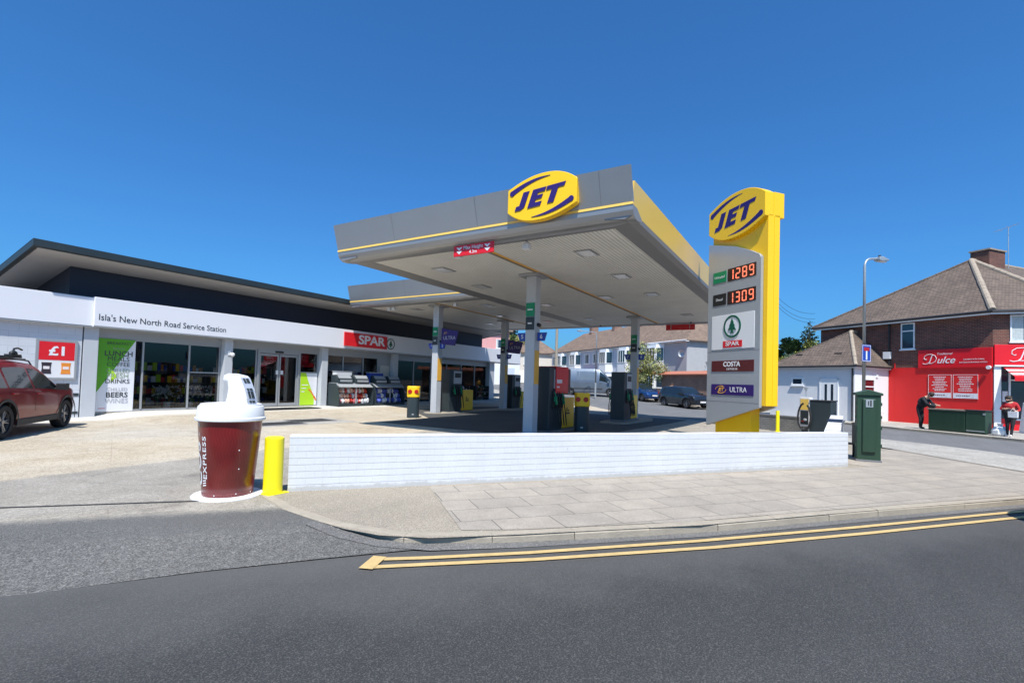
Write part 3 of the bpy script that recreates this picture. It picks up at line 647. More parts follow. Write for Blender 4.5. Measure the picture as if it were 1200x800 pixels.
# things inside the shop windows
cols = ['red_sign', 'white_paint', 'orange', 'blue_sign', 'lime', 'pack_dark', 'paper', 'jet_yellow']
def shelf(x, y, wd, lab, n=4, rz_=0):
    t = thing('shop_shelf', lab, 'shelf', (x, y, .14), rz_, 'stocked shelves inside the shop')
    mb = MB()
    for k in range(n): mb.box(0, wd, 0, .4, .1 + k * .45, .13 + k * .45)
    mb.box(0, wd, .4, .43, 0, n * .45 + .1).box(-.03, 0, 0, .43, 0, n * .45 + .1).box(wd, wd + .03, 0, .43, 0, n * .45 + .1); mb.build('rack', 'plastic_dark', t)
    st = MB()
    for k in range(n):
        q = .03
        while q < wd - .15:
            ww = random.uniform(.07, .2); hh = random.uniform(.15, .33); st.box(q, q + ww, .04, .3, .131 + k * .45, .131 + k * .45 + hh, random.randrange(len(cols))); q += ww + .015
    st.build('packets', cols, t)['kind'] = 'stuff'
shelf(8.6, 22.0, 2.6, 'stocked shelf inside the shop behind the glass nearest the banner'); shelf(16.6, 21.7, 3.2, 'stocked shelf behind the window above the outdoor display cabinets'); shelf(11.8, 22.6, 2.6, 'stocked shelf deep inside the shop seen past the doors')
shelf(24, 21.8, 3.2, 'stocked shelf inside the shop behind the far shaded windows')
# flower buckets stand inside the window
for i, (fx, fy) in enumerate([(9.15, 21.36), (9.5, 21.38), (9.85, 21.36), (10.3, 21.36), (10.65, 21.38), (10.98, 21.36)]):
    nm = ['first', 'second', 'third', 'fourth', 'fifth', 'sixth'][i]
    t = thing('flower_bucket', f'{nm} bucket of pale flowers in the window, counted from the banner', 'flowers', (fx, fy, .14), 0, 'flower buckets in the shop window')
    MB().lathe([(.10, 0), (.13, .30), (.135, .30), (.12, .29), (.11, .28)], 16).build('bucket', 'white_paint' if i % 2 else 'plastic_dark', t, smooth=True)
    lf, pt = MB(), MB()
    for j in range(46):
        a = random.uniform(0, 6.28); r = random.uniform(.02, .19); h = random.uniform(.42, .92); e = Vector((r * math.cos(a), r * math.sin(a), h))
        lf.add([(0.01, 0, .28), (-.01, 0, .28), e], [(0, 1, 2)])
        for q in range(2):
            c = e * random.uniform(.75, 1); d = Vector((random.uniform(-.05, .05), random.uniform(-.05, .05), random.uniform(-.02, .06))); lf.add([c, c + d, c + d * .5 + Vector((0, .015, .02))], [(0, 1, 2)])
        if j % 3: pt.blob(e, random.uniform(.022, .042), 0, 3, jit=.3)
    lf.build('stems', 'leaf_mid', t)['kind'] = 'stuff'; pt.build('flowers', 'petal', t)['kind'] = 'stuff'

# ------------------------------------------------------------------ the canopies
ZS = 5.0
def jet_face(parent, wd, h, y, mf='jet_yellow', dep=.16, pr=.012):
    """yellow shield with swooshes and three slanting letters; local facade frame, centred on 0"""
    def outline(a, b):
        p = []
        n = 14
        for i in range(n + 1):
            k = -1 + 2 * i / n; p.append((k * a, b * (.50 + .50 * (1 - abs(k - .12 * (1 - k * k)) ** 2.2))))
        q = [(-x, -z) for x, z in p]; return p[::-1] + q[::-1]
    def arch(u, sgn=1): return .50 + .50 * (1 - abs(u - .12 * (1 - u * u)) ** 2.2)
    pts = [(wd / 2 * (-1 + 2 * i / 16), h / 2 * arch(-1 + 2 * i / 16)) for i in range(17)]
    pts += [(-x, -z) for x, z in pts]
    MB().prism(pts, y, y + dep, 'y').build('shield', mf, parent, .012)
    mb = MB()
    for sg in (1, -1):
        top, bot = [], []
        for i in range(15):
            k = i / 14; u = -.86 + 1.12 * k; zt = (arch(u) - .16) ; th = .24 * (1 - k) ** .9 + .006
            top.append((sg * u * wd / 2, sg * zt * h / 2)); bot.append((sg * u * wd / 2, sg * (zt - th) * h / 2))
        nn = 15; vs = [(x, y - pr, z) for x, z in top] + [(x, y - pr, z) for x, z in bot] + [(x, y + .001, z) for x, z in top] + [(x, y + .001, z) for x, z in bot]
        fs = []
        for i in range(nn - 1):
            fs += [(i, i + 1, nn + i + 1, nn + i), (2 * nn + i, 3 * nn + i, 3 * nn + i + 1, 2 * nn + i + 1), (i, 2 * nn + i, 2 * nn + i + 1, i + 1), (nn + i, nn + i + 1, 3 * nn + i + 1, 3 * nn + i)]
        fs += [(0, nn, 3 * nn, 2 * nn), (nn - 1, 3 * nn - 1, 4 * nn - 1, 2 * nn - 1)]
        mb.add(vs, fs)
        cx, cz = top[0][0], (top[0][1] + bot[0][1]) / 2; mb.lathe([(.12 * h / 2, 0), (.12 * h / 2, .013)], 14, axis='y', c=(cx, y - pr - .0025, cz))
    mb.build('swoosh', 'jet_purple', parent)
    mb = MB(); kx, kz_ = wd * .5, h * .5
    def L(poly, dx):  # sheared, slightly rising block letters
        mb.prism([((x + dx + z * .22) * kx, (z + (x + dx) * .12) * kz_ * 1.0) for x, z in poly], y - pr - .004, y + .001, 'y')
    L([(-.02, -.40), (.16, -.40), (.25, -.30), (.25, .36), (.07, .36), (.07, -.20), (-.02, -.20)], -.66)
    L([(0, -.40), (.38, -.40), (.38, -.22), (.18, -.22), (.18, -.09), (.35, -.09), (.35, .08), (.18, .08), (.18, .19), (.38, .19), (.38, .36), (0, .36)], -.30)
    L([(.15, -.40), (.33, -.40), (.33, .19), (.50, .19), (.50, .36), (-.02, .36), (-.02, .19), (.15, .19)], .13)
    mb.build('lettering', 'jet_purple', parent)

def canopy(nm, lab, x0, x1, y0, y1, yl, yr, colsxy, left=True, right_yellow=True, stripe_y=None, z=ZS, front_seams=(3.79,), th=.93):
    """x0,x1,y0,y1 = soffit lining rectangle; the fascias lean outwards round it"""
    c = thing(nm, lab, 'canopy', (0, 0, 0))
    MB().box(x0, x1, y0, y1, z, z + .06).build('soffit', 'canopy_lining', c)
    xf = x0 - .62; top = z + th
    # front fascia: curled lower lip, stripe, leaning panel
    prof = [(x0, z - .01), (x0, z + .05), (x0 - .25, z + .07), (xf - .10, top), (xf - .16, top), (xf + .02, z + .24), (xf + .05, z + .10), (xf + .17, z - .03), (xf + .32, z - .05)]
    ya, yb = y0 - yr, y1 + yl
    MB().prism(prof, ya, yb, 'y' if False else 'y').build('front_fascia', 'steel_silver', c) if False else None
    def sweep(name, prof, ya, yb, m, bev=0):  # profile in x,z swept along y
        mb = MB(); n = len(prof); vs = [(p[0], ya, p[1]) for p in prof] + [(p[0], yb, p[1]) for p in prof]
        fs = [tuple(range(n)), tuple(range(2 * n - 1, n - 1, -1))] + [(i, n + i, n + (i + 1) % n, (i + 1) % n) for i in range(n)]
        return mb.add(vs, fs).build(name, m, c, bev)
    sweep('front_fascia', [(xf + .02, z + .26), (xf - .17, top), (xf - .12, top), (xf + .10, z + .26)], ya, yb, 'steel_silver')
    sweep('front_lip', [(xf + .03, z + .20), (xf + .04, z + .10), (xf + .10, z + .01), (xf + .20, z - .04), (xf + .34, z - .05), (x0, z - .012), (x0, z + .06), (xf + .3, z + .20)], ya, yb, 'steel_silver')
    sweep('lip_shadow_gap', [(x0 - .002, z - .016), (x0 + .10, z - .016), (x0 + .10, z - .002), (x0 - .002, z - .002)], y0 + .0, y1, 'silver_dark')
    sweep('yellow_stripe', [(xf + .018, z + .205), (xf + .018, z + .255), (xf + .06, z + .255), (xf + .06, z + .205)], ya - .004, yb + .004, 'fascia_yellow')
    if front_seams:
        for q in front_seams:
            mb = MB(); mb.add([(xf + .016, q, z + .27), (xf + .016, q + .012, z + .27), (xf - .174, q + .012, top - .01), (xf - .174, q, top - .01)], [(0, 1, 2, 3)])
            mb.build('panel_joint', 'silver_dark', c)
    # side fascias
    def side(name, yi, yo, m, lo, hi, xa=xf + .08, xb=x1 + .6, lip=True, hi_b=None):
        sg = 1 if yo > yi else -1; hi_b = hi if hi_b is None else hi_b
        pr = [(yo - sg * .05, lo), (yo - sg * .0, hi), (yo - sg * .05, hi), (yo - sg * .10, lo)]
        mb = MB(); n = 4
        def T(k): return [(p[0], (lo if i in (0, 3) else k)) for i, p in enumerate(pr)]
        a, b = T(hi), T(hi_b)
        vs = [(xa, *p) for p in a] + [(xb, *p) for p in b]
        mb.add(vs, [(0, 1, 2, 3), (7, 6, 5, 4)] + [(i, 4 + i, 4 + (i + 1) % 4, (i + 1) % 4) for i in range(4)]); mb.build(name, m, c)
        MB().prism([(yo - sg * .10, lo - .004), (yo - sg * .05, lo - .004), (yo - sg * .055, z - .005), (yo - sg * .20, z - .05), (yi, z - .012), (yi, z + .055), (yo - sg * .30, z + .05)], xa, xb, 'x').build('side_lip', 'silver_dark', c)
    if right_yellow: side('side_fascia', y0, ya, 'fascia_yellow', z + .10, z + .70, xa=xf + .10)
    if left: side('side_fascia', y1, yb, 'steel_silver', z + .22, z + .86)
    # rear fascia and top sheet
    sweep('rear_fascia', [(x1, z - .01), (x1 + .62, z - .03), (x1 + .72, z + .9), (x1 + .66, z + .9), (x1 + .55, z + .06), (x1, z + .06)], ya + .1, yb - .1, 'silver_dark')
    MB().box(xf + .2, x1 + .4, ya + .2, yb - .2, z + .55, z + .60).build('roof_deck', 'lead', c)
    if stripe_y is not None:
        MB().box(x0 + .12, x1 - .05, stripe_y - .075, stripe_y + .0, z - .012, z - .001).build('soffit_stripe', 'stripe_orange', c)
        MB().box(x0 + .12, x1 - .05, stripe_y + .002, stripe_y + .09, z - .020, z - .001).build('stripe_channel', 'timber', c)
    return c
cn = canopy('station_canopy', 'large silver petrol canopy with yellow right side and round-cornered JET shield', 10.14, 27.1, 3.75, 11.15, .72, .62, None, stripe_y=7.33, front_seams=(3.79, 6.9, 9.6), right_yellow=True)
c2 = canopy('station_canopy', 'smaller silver canopy set back behind the large one beside the shop roof', 17.60, 28.4, 11.9, 19.40, .68, .0, None, stripe_y=15.1, front_seams=(16.3,), right_yellow=False, z=5.15, th=1.0)
# columns: (canopy, x, y)
def column(c, x, y, lit=None, ZS=5.0):
    g = G(x, y); s_ = .17
    k = MB().box(x - s_, x + s_, y - s_, y + s_, g - .1, ZS - .05).build('column', 'column_grey', c, .012)
    MB().box(x - .36, x + .36, y - .36, y + .36, ZS - .09, ZS - .004).build('column_head', 'steel_silver', k, .01)
    MB().box(x - .24, x + .24, y - .24, y + .24, g - .05, g + .03).build('column_base', 'lead', k, .01)
    MB().box(x - .14, x + .14, y - s_ - .012, y - s_, g + 1.55, g + 2.6).build('pump_graphic', 'stripe_orange', k)
    q = .03
    MB().box(x - s_ - .03, x - s_, y - .15, y + .15, 3.66, 4.08).build('grade_panel', 'sign_green', k, .003)
    MB().box(x - s_ - .03, x - s_, y - .15, y + .15, 3.24, 3.64).build('grade_panel', 'anthracite', k, .003)
    mb = MB(); mb.box(x - s_ - .034, x - s_ - .03, y - .09, y + .09, 3.85, 3.89).box(x - s_ - .034, x - s_ - .03, y - .07, y + .07, 3.42, 3.46); mb.build('small_print', 'white_paint', k)
    MB().cyl((x, y - s_, 3.42), (x, y - s_ - .10, 3.38), .06, n=10).build('camera_pod', 'black', k)
    return k
def num_sign(c, x, y, a, b, mm='blue_sign', z=3.03):
    """number blades on both sides of a column"""
    for sg, ch in ((1, a), (-1, b)):
        t = thing('pump_number_sign', f'blue tapered sign numbered {ch} clipped to a canopy column', 'sign', (x - .02, y + sg * .20, z), -math.pi / 2, 'pump number signs')
        xs = -1 if sg > 0 else 1
        MB().prism([(0, -.13), (xs * .24, -.13), (xs * .32, .13), (0, .13)], -.03, .03, 'y').build('sign_blade', mm, t, .006)
        text('lettering', ch, .19, 'white_paint', t, (xs * .14, -.034, 0), bold=.01, ext=.003)
        if False: pass
CL = [(cn, 13.67, 7.63), (cn, 24.09, 7.63), (c2, 18.35, 15.42), (c2, 24.55, 15.55)]
for a in CL: column(*a, ZS=5.0 if a[0] is cn else 5.15)
num_sign(cn, 13.67, 7.63, '5', '6'); num_sign(cn, 24.09, 7.63, '7', '8', z=3.0); num_sign(c2, 18.35, 15.42, '1', '2', z=3.2); num_sign(c2, 24.55, 15.55, '3', '4', z=3.05)
# soffit lights
def light(c, x, y):
    ZS = 5.0 if c is cn else 5.15
    k = MB().box(x - .33, x + .33, y - .24, y + .24, ZS - .018, ZS - .002).build('soffit_light', 'steel_silver', c, .006)
    MB().box(x - .27, x + .27, y - .18, y + .18, ZS - .026, ZS - .019).build('diffuser', 'lens', k)
for x, y in [(11.9, 5.1), (11.9, 9.85), (14.6, 10.3), (18.3, 5.2), (19.2, 10.05), (18.3, 7.0), (24.2, 5.2), (24.2, 10.1), (14.9, 5.2)]: light(cn, x, y)
for x, y in [(19.0, 17.4), (22.6, 14.6), (19.2, 13.2), (25.5, 17.2), (25.5, 13.2)]: light(c2, x, y)
# floodlights / cameras under the lip
for c, x, y in [(cn, 10.25, 8.0), (cn, 10.25, 5.95), (c2, 17.7, 17.7), (c2, 17.7, 18.0), (c2, 17.7, 13.9)]:
    ZS = 5.0 if c is cn else 5.15
    MB().cyl((x, y, ZS - .02), (x, y, ZS - .08), .03).box(x - .07, x + .07, y - .09, y + .09, ZS - .22, ZS - .08).build('floodlight', 'white_paint', c, .01)
for x, y in [(27.0, 8.6), (27.0, 5.6), (27.0, 10.6)]: MB().cyl((x, y, ZS - .02), (x, y, ZS - .2), .05).build('rear_camera', 'black', cn)
# JET shield on the front fascia
js = thing('illuminated_sign', 'yellow JET shield sign with purple swooshes on the canopy front edge', 'sign', (9.33, 5.10, 5.62), -math.pi / 2)
jet_face(js, 1.68, 1.02, 0)
MB().box(-.7, .7, .16, .34, -.25, .25).build('sign_bracket', 'steel_silver', js)
# maximum height sign
mh = thing('height_sign', 'red maximum height sign with white arrows hanging under the canopy front', 'sign', (9.72, 7.15, 4.80), -math.pi / 2)
MB().box(-.60, .60, 0, .03, -.135, .135).build('sign_board', 'red_sign', mh, .01)
text('lettering', 'Max Height', .125, 'white_paint', mh, (0, -.004, .055), ext=.002, bold=.004); text('lettering', '4.3m', .12, 'white_paint', mh, (0, -.004, -.06), ext=.002, bold=.004)
mb = MB()
for x in (-.42, .42):
    mb = MB()
    for z in (.045, -.045): mb.prism([(x - .09, z + .04), (x - .035, z + .04), (x, z + .02), (x + .035, z + .04), (x + .09, z + .04), (x, z - .045)], -.006, 0, 'y')
    mb.build('arrow', 'white_paint', mh)
MB().box(-.5, -.47, .03, .05, -.1, .24).box(.47, .5, .03, .05, -.1, .24).build('bracket', 'galv', mh)
MH2 = thing('height_sign', 'red height sign hanging under the rear edge of the canopy', 'sign', (27.3, 6.2, 4.78), math.pi / 2)
MB().box(-.75, .75, 0, .03, -.15, .15).build('sign_board', 'red_sign', MH2, .01); MB().box(-.5, -.47, .03, .05, -.1, .2).box(.47, .5, .03, .05, -.1, .2).build('bracket', 'galv', MH2)
# ultra flags
for x, y, lab in ((18.3, 15.2, 'dark purple ULTRA flag sign on the column nearest the shop signs'), (24.5, 15.35, 'dark purple ULTRA flag sign on the farther column by the shop end')):
    t = thing('flag_sign', lab, 'sign', (x, y - .05, 3.62), -math.pi / 2, 'ultra flag signs')
    MB().prism([(0.02, -.34), (.82, -.42), (1.02, .25), (.02, .42)], -.03, .03, 'y').build('sign_board', 'jet_purple', t, .008)
    text('lettering', 'ULTRA', .24, 'ink_grey', t, (.50, -.034, -.06), ext=.002); text('lettering', 'JET', .13, 'stripe_orange', t, (.25, -.034, .17), ext=.002, shear=.3)

# ------------------------------------------------------------------ pumps
def pump_proto():
    t = thing('fuel_pump', '', 'fuel pump', (0, 0, 0), 0, 'fuel pumps under the canopy')
    MB().box(0, .98, -.30, .30, .06, 2.12).build('tower', 'anthracite', t, .02)
    MB().box(.98, 2.02, -.27, .27, .08, 1.12).build('cabinet', 'jet_yellow', t, .02)
    MB().box(-.02, 2.05, -.33, .33, -.02, .06).build('plinth', 'lead', t, .008)
    for sg in (-1, 1):
        y = sg * .30
        MB().box(.30, .94, y, y + sg * .02, 1.42, 2.05).build('display_panel', 'panel_grey', t, .006)
        MB().box(.38, .86, y + sg * .02, y + sg * .026, 1.72, 1.95).build('screen', 'black', t)
        MB().box(.20, .96, y, y + sg * .05, .78, 1.34).build('nozzle_bay', 'black', t, .01)
        for k in range(4):
            x = .28 + .18 * k
            n = MB().box(x - .03, x + .03, y + sg * .05, y + sg * .15, 1.0, 1.16).cyl((x, y + sg * .12, 1.12), (x, y + sg * .05, 1.32), .018, n=8).box(x - .02, x + .02, y + sg * .10, y + sg * .17, .90, 1.02).build('nozzle', ['sign_green', 'black', 'black', 'sign_green'][k], t, .006)
            pts = [Vector((x, y + sg * .14, .95)), Vector((x + .02, y + sg * .20, .62)), Vector((x + .05, y + sg * .22, .34)), Vector((x + .10, y + sg * .20, .22)), Vector((x + .15, y + sg * .16, .34)), Vector((x + .16, y + sg * .10, .75)), Vector((x + .16, y + sg * .04, 1.38))]
            sm = [(pts[max(i - 1, 0)] * 0 + pts[i].lerp(pts[min(i + 1, 6)], f)) for i in range(6) for f in (0, .5)] + [pts[6]]
            MB().tube(sm, .014, 6).build('hose', 'rubber', t, smooth=True)
        MB().box(1.38, 1.66, y * .9, y * .9 + sg * .004, .55, .60).box(1.40, 1.46, y * .9, y * .9 + sg * .004, .62, .78).box(1.52, 1.60, y * .9, y * .9 + sg * .004, .64, .70).build('stencil_mark', 'black', t)
    return t
pp = pump_proto()
def put(o, x, y, lab, dz=0): o.location = (x, y, G(x, y) + dz); o['label'] = lab
PUMPS = [(14.25, 7.58, 'fuel pump with a red upper panel beside the pale column numbered 5 and 6'), (20.75, 7.3, 'dark fuel pump on its kerbed island beside the far column numbered 7 and 8'), (19.1, 15.5, 'fuel pump half in sunshine beside the column numbered 1 and 2'), (25.2, 15.65, 'shaded fuel pump beside the farther column next to the shop end')]
cps = [pp] + [dup(pp) for _ in range(3)]
for o, (x, y, lab) in zip(cps, PUMPS): put(o, x, y, lab, .1 if x == 20.75 else 0)
cr = thing('topper_sign', 'red advertising panel fixed on the upper pump side beside the pale column', 'sign', (14.25, 7.58, G(14.25, 7.58)), 0)
MB().box(.36, 1.30, -.36, -.33, 1.26, 2.14).box(.36, 1.30, -.33, .30, 2.122, 2.15).build('panel', 'red_sign', cr, .01)
MB().box(.42, .80, -.364, -.36, 1.6, 1.72).box(.42, .62, -.364, -.36, 1.45, 1.5).build('small_print', 'paper', cr)
MB().box(.99, 1.60, -.30, .29, 1.30, 2.10).build('housing', 'red_dark', cr, .01)
# islands
def island(x0, x1, yc, hw, lab, h=.10):
    pts = [(x0 + hw, -hw), (x1 - hw, -hw)] + [(x1 - hw + hw * math.cos(a), hw * math.sin(a)) for a in [R(-75 + 15 * i) for i in range(11)]] + [(x1 - hw, hw), (x0 + hw, hw)] + [(x0 + hw + hw * math.cos(a), hw * math.sin(a)) for a in [R(105 + 15 * i) for i in range(11)]]
    xm = (x0 + x1) / 2
    return MB().prism([(a, b + yc) for a, b in pts], G(xm, yc) - .1, G(xm, yc) + h, 'z').build('pump_island', 'kerb_stone', bevel=.02, kind='structure')
island(20.1, 25.0, 7.4, .62, ''); island(17.9, 27.3, 15.5, .55, '', .03); island(13.2, 16.6, 7.6, .5, '', .012)

# bins with yellow eyed tops
def bin_(x, y, lab):
    t = thing('litter_bin', lab, 'litter bin', (x, y, G(x, y)), 0, 'dark bins with yellow tops')
    def rr(a, b, r): return [(sx * (a - r) + r * math.cos(q) * 1, sy * (b - r) + r * math.sin(q)) for sx, sy, q0 in ((1, 1, 0), (-1, 1, 90), (-1, -1, 180), (1, -1, 270)) for q in [R(q0 + 22.5 * i) for i in range(5)]]
    MB().prism(rr(.26, .24, .14), 0, .84, 'z').build('bin_body', 'anthracite', t, .01)
    MB().prism(rr(.28, .26, .15), .84, 1.30, 'z').build('bin_top', 'jet_yellow' , t, .03)
    for s_ in (-.13, .13):
        MB().lathe([(.085, 0), (.085, .02), (.0, .021)], 20, axis='x', c=(-.30, s_, 1.08)).build('opening', 'lamp_red', t)
    MB().box(-.275, -.26, -.05, .03, .12, .17).build('latch', 'galv', t)
    return t
mat('bin_yellow', (.75, .62, .0), .4)
b1 = bin_(15.55, 14.25, 'dark litter bin with bright sunlit yellow top near the shop'); b2 = bin_(15.68, 6.75, 'dark litter bin with shaded yellow top beside the red-panelled pump')
b1.rotation_euler.z = R(38); b2.rotation_euler.z = R(22)

# ------------------------------------------------------------------ display cabinets outside the shop
def display(x, lab, mats_, wd=2.25):
    t = thing('display_cabinet', lab, 'display cabinet', (x, 19.95, G(x, 20.0)), 0, 'outdoor display cabinets')
    side = [(0, 0), (.85, 0), (.85, 1.15), (.30, 1.15), (.12, .95), (0, .6)]   # y,z
    for a in (0, wd - .05): MB().prism(side, a, a + .05, 'x').build('side_panel', 'anthracite', t, .006)
    MB().box(.05, wd - .05, .78, .84, 0, 1.15).box(.05, wd - .05, .02, .8, .02, .10).box(.05, wd - .05, .02, .10, .10, .14).build('carcass', 'anthracite', t)
    MB().box(.05, wd - .05, .28, .84, 1.13, 1.17).prism([(.0, .98), (.31, 1.16), (.31, 1.12), (.03, .95)], .05, wd - .05, 'x').build('counter', 'panel_grey', t, .005)
    MB().box(wd / 2 - .02, wd / 2 + .02, .04, .10, .12, 1.0).build('divider', 'panel_grey', t)
    bg = MB()
    for r in range(3):
        for k in range(11):
            px = .12 + (wd - .26) * (k + .5) / 11; bg.blob((px + random.uniform(-.03, .03), .22 + .10 * r, .26 + .25 * r + random.uniform(-.02, .02)), .13, random.randrange(len(mats_)), 4, (.8, .8, 1.05), .25)
    bg.build('goods', mats_, t)['kind'] = 'stuff'
    for k in range(2):
        cx = .12 + k * wd * .48
        q = MB().prism([(.22, 1.17), (.80, 1.17), (.80, 1.55), (.45, 1.58), (.30, 1.42)], cx, cx + wd * .42, 'x').build('crate', 'anthracite', t, .02)
        MB().prism([(.285, 1.40), (.425, 1.565), (.418, 1.572), (.278, 1.407)], cx + .08, cx + wd * .42 - .08, 'x').box(cx + .1, cx + wd * .42 - .1, .206, .216, 1.22, 1.34).build('label_panel', 'panel_grey', q)
    return t
mat('bag_pink', (.62, .16, .17), .35, 0, .5, 9); mat('bag_peach', (.75, .42, .32), .35, 0, .4, 9); mat('bag_blue', (.08, .12, .5), .35, 0, .4, 9); mat('bag_white', (.7, .7, .75), .35, 0, .3, 9); mat('bag_red', (.5, .03, .02), .35, 0, .5, 9)
display(16.45, 'display cabinet full of pink and orange bags in front of the shop window', ['bag_pink', 'bag_peach', 'bag_red', 'bag_white']); display(18.85, 'display cabinet with blue and white packs, farther from the shop doors', ['bag_blue', 'bag_white', 'bag_blue', 'black'], 2.2)
for k in range(2):
    t = thing('stacked_crate', ['pale blue plastic crate behind the pink bag cabinet', 'pale blue plastic crate behind the blue pack cabinet'][k], 'crate', (17.2 + 2.2 * k, 20.95 - .28, G(17, 20.6)), 0)
    MB().box(-.5, .5, -.14, .14, 0, 1.72).build('crate_body', 'blue_sign' if k else 'white_paint', t, .02); MB().box(-.52, .52, -.15, .15, 1.72, 1.76).build('rim', 'panel_grey', t)
nb = MB().box(20.15, 20.85, YG - .045, YG - .022, 1.0, 2.3).build('notice_board', 'cream_render', bevel=.004); tag(nb, 'pale notice board on the grey wall right of the display cabinets', 'notice board')
# far produce/plants under the windows
for k, (x, lab) in enumerate([(26.2, 'low rack of potted plants under the far shaded window'), (28.6, 'rack of potted plants nearest the shop end pier')]):
    t = thing('plant_rack', lab, 'plant rack', (x, 20.35, G(x, 20.3)), 0, 'plant racks outside the shop')
    MB().box(0, 1.6, 0, .5, .55, .6).box(0, 1.6, .0, .5, .15, .2).box(0, .05, 0, .5, 0, 1.0).box(1.55, 1.6, 0, .5, 0, 1.0).build('rack_frame', 'plastic_dark', t)
    mb = MB()
    for j in range(60): mb.blob((random.uniform(.1, 1.5), random.uniform(.05, .45), random.choice([.3, .75]) + random.uniform(0, .22)), random.uniform(.03, .07), random.randrange(4), 3, jit=.4)
    mb.build('flowers', ['bag_red', 'petal', 'leaf_mid', 'leaf_dark'], t)['kind'] = 'stuff'

# ------------------------------------------------------------------ giant cup, bollard, totem
cup = thing('giant_cup', 'giant dark red takeaway coffee cup with white lid on a round white base', 'cup sculpture', (3.72, 6.62, 0), math.atan2(-6.62, -3.72))
# local +x points at the camera
MB().lathe([(.42, -.02), (.42, .012), (.41, .022), (.0, .023)], 48).build('base_plate', 'white_paint', cup, smooth=True)
def cupwave():
    k = NT('cup_wrap')
    tc = k.tc.outputs['Object']; v = k.mapping((1, 1, 1), vec=tc)
    sp_ = k.n('ShaderNodeSeparateXYZ'); k.l(v, sp_.inputs[0])
    at = k.n('ShaderNodeMath', operation='ARCTAN2'); k.l(sp_.outputs[1], at.inputs[0]); k.l(sp_.outputs[0], at.inputs[1])
    sn = k.n('ShaderNodeMath', operation='SINE'); mu = k.n('ShaderNodeMath', operation='MULTIPLY', i_1=24.0); k.l(sp_.outputs[2], mu.inputs[0]); k.l(mu.outputs[0], sn.inputs[0])
    m2 = k.n('ShaderNodeMath', operation='MULTIPLY', i_1=.05); k.l(sn.outputs[0], m2.inputs[0])
    ad = k.n('ShaderNodeMath', operation='ADD'); k.l(at.outputs[0], ad.inputs[0]); k.l(m2.outputs[0], ad.inputs[1])
    m3 = k.n('ShaderNodeMath', operation='MULTIPLY', i_1=60.0); k.l(ad.outputs[0], m3.inputs[0]); s2 = k.n('ShaderNodeMath', operation='SINE'); k.l(m3.outputs[0], s2.inputs[0])
    nz = k.noise(3.0, 4, .6)
    c = k.mix(k.ramp(s2.outputs[0], [(.80, (0, 0, 0)), (.97, (.45, .45, .45))]), (.155, .007, .008), (.26, .022, .02))
    c = k.mix(1.0, c, k.ramp(nz, [(.3, [.75] * 3), (.7, [1.15] * 3)]), 'MULTIPLY')
    k.b.inputs['Coat Weight'].default_value = .3; k.b.inputs['Coat Roughness'].default_value = .08
    return k.col(c, .3)
cupwave()
MB().lathe([(.292, .022), (.297, .03), (.375, .96), (.38, 1.0), (.0, 1.0)], 64).build('cup_body', 'cup_wrap', cup, smooth=True)
MB().lathe([(.40, .985), (.415, .995), (.415, 1.025), (.398, 1.035), (.385, 1.165), (.378, 1.175), (.365, 1.177), (.36, 1.20), (.345, 1.204), (.335, 1.19), (.0, 1.185)], 64).build('lid', 'white_paint', cup, smooth=True)
mat('foot_stain', (.20, .05, .05), .5, 0, .4, 12)
MB().lathe([(.296, .024), (.302, .075), (.296, .075), (.290, .024)], 48).build('scuffed_foot', 'foot_stain', cup, smooth=True)
# dispenser rising out of the lid: a curved white fin with a dark slotted panel facing the road
def fin():
    f = MB(); o, i_ = [], []
    outer = [(.28, 1.18), (.265, 1.28), (.235, 1.40), (.19, 1.51), (.13, 1.60)]
    inner = [(-.02, 1.60), (-.05, 1.52), (-.03, 1.46), (-.015, 1.36), (-.02, 1.26), (-.05, 1.18)]
    poly = outer + inner
    f.prism(poly, -.16, .16, 'y'); return f
spout = MB(); poly = [(.24, 1.18), (.225, 1.28), (.195, 1.38), (.15, 1.48), (.10, 1.57), (-.06, 1.60), (-.12, 1.575), (-.13, 1.50), (-.06, 1.49), (-.045, 1.40), (-.06, 1.28), (-.09, 1.18)]
spout.prism(poly, -.115, .105, 'y')
so = spout.build('spout', 'white_paint', cup, .02, rot=(0, 0, R(52)), loc=(0, .05, 0))
pnl = MB(); a = [(.244, 1.20), (.23, 1.28), (.20, 1.38), (.155, 1.48), (.115, 1.555)]
for q in range(len(a) - 1):
    (x0_, z0_), (x1_, z1_) = a[q], a[q + 1]
    pnl.add([(x0_ + .008, -.10, z0_), (x0_ + .008, .08, z0_), (x1_ + .008, .08, z1_), (x1_ + .008, -.10, z1_)], [(0, 1, 2, 3)], 0)
    for yy, hw in ((-.05, .022), (.012, .030)): pnl.add([(x0_ + .014, yy - hw, z0_ + (.0 if q else .02)), (x0_ + .014, yy + hw, z0_ + (.0 if q else .02)), (x1_ + .014, yy + hw, z1_ - (.012 if q % 2 else .03)), (x1_ + .014, yy - hw, z1_ - (.012 if q % 2 else .03))], [(0, 1, 2, 3)], 1)
pnl.build('slotted_panel', ['blue_render', 'anthracite'], so)
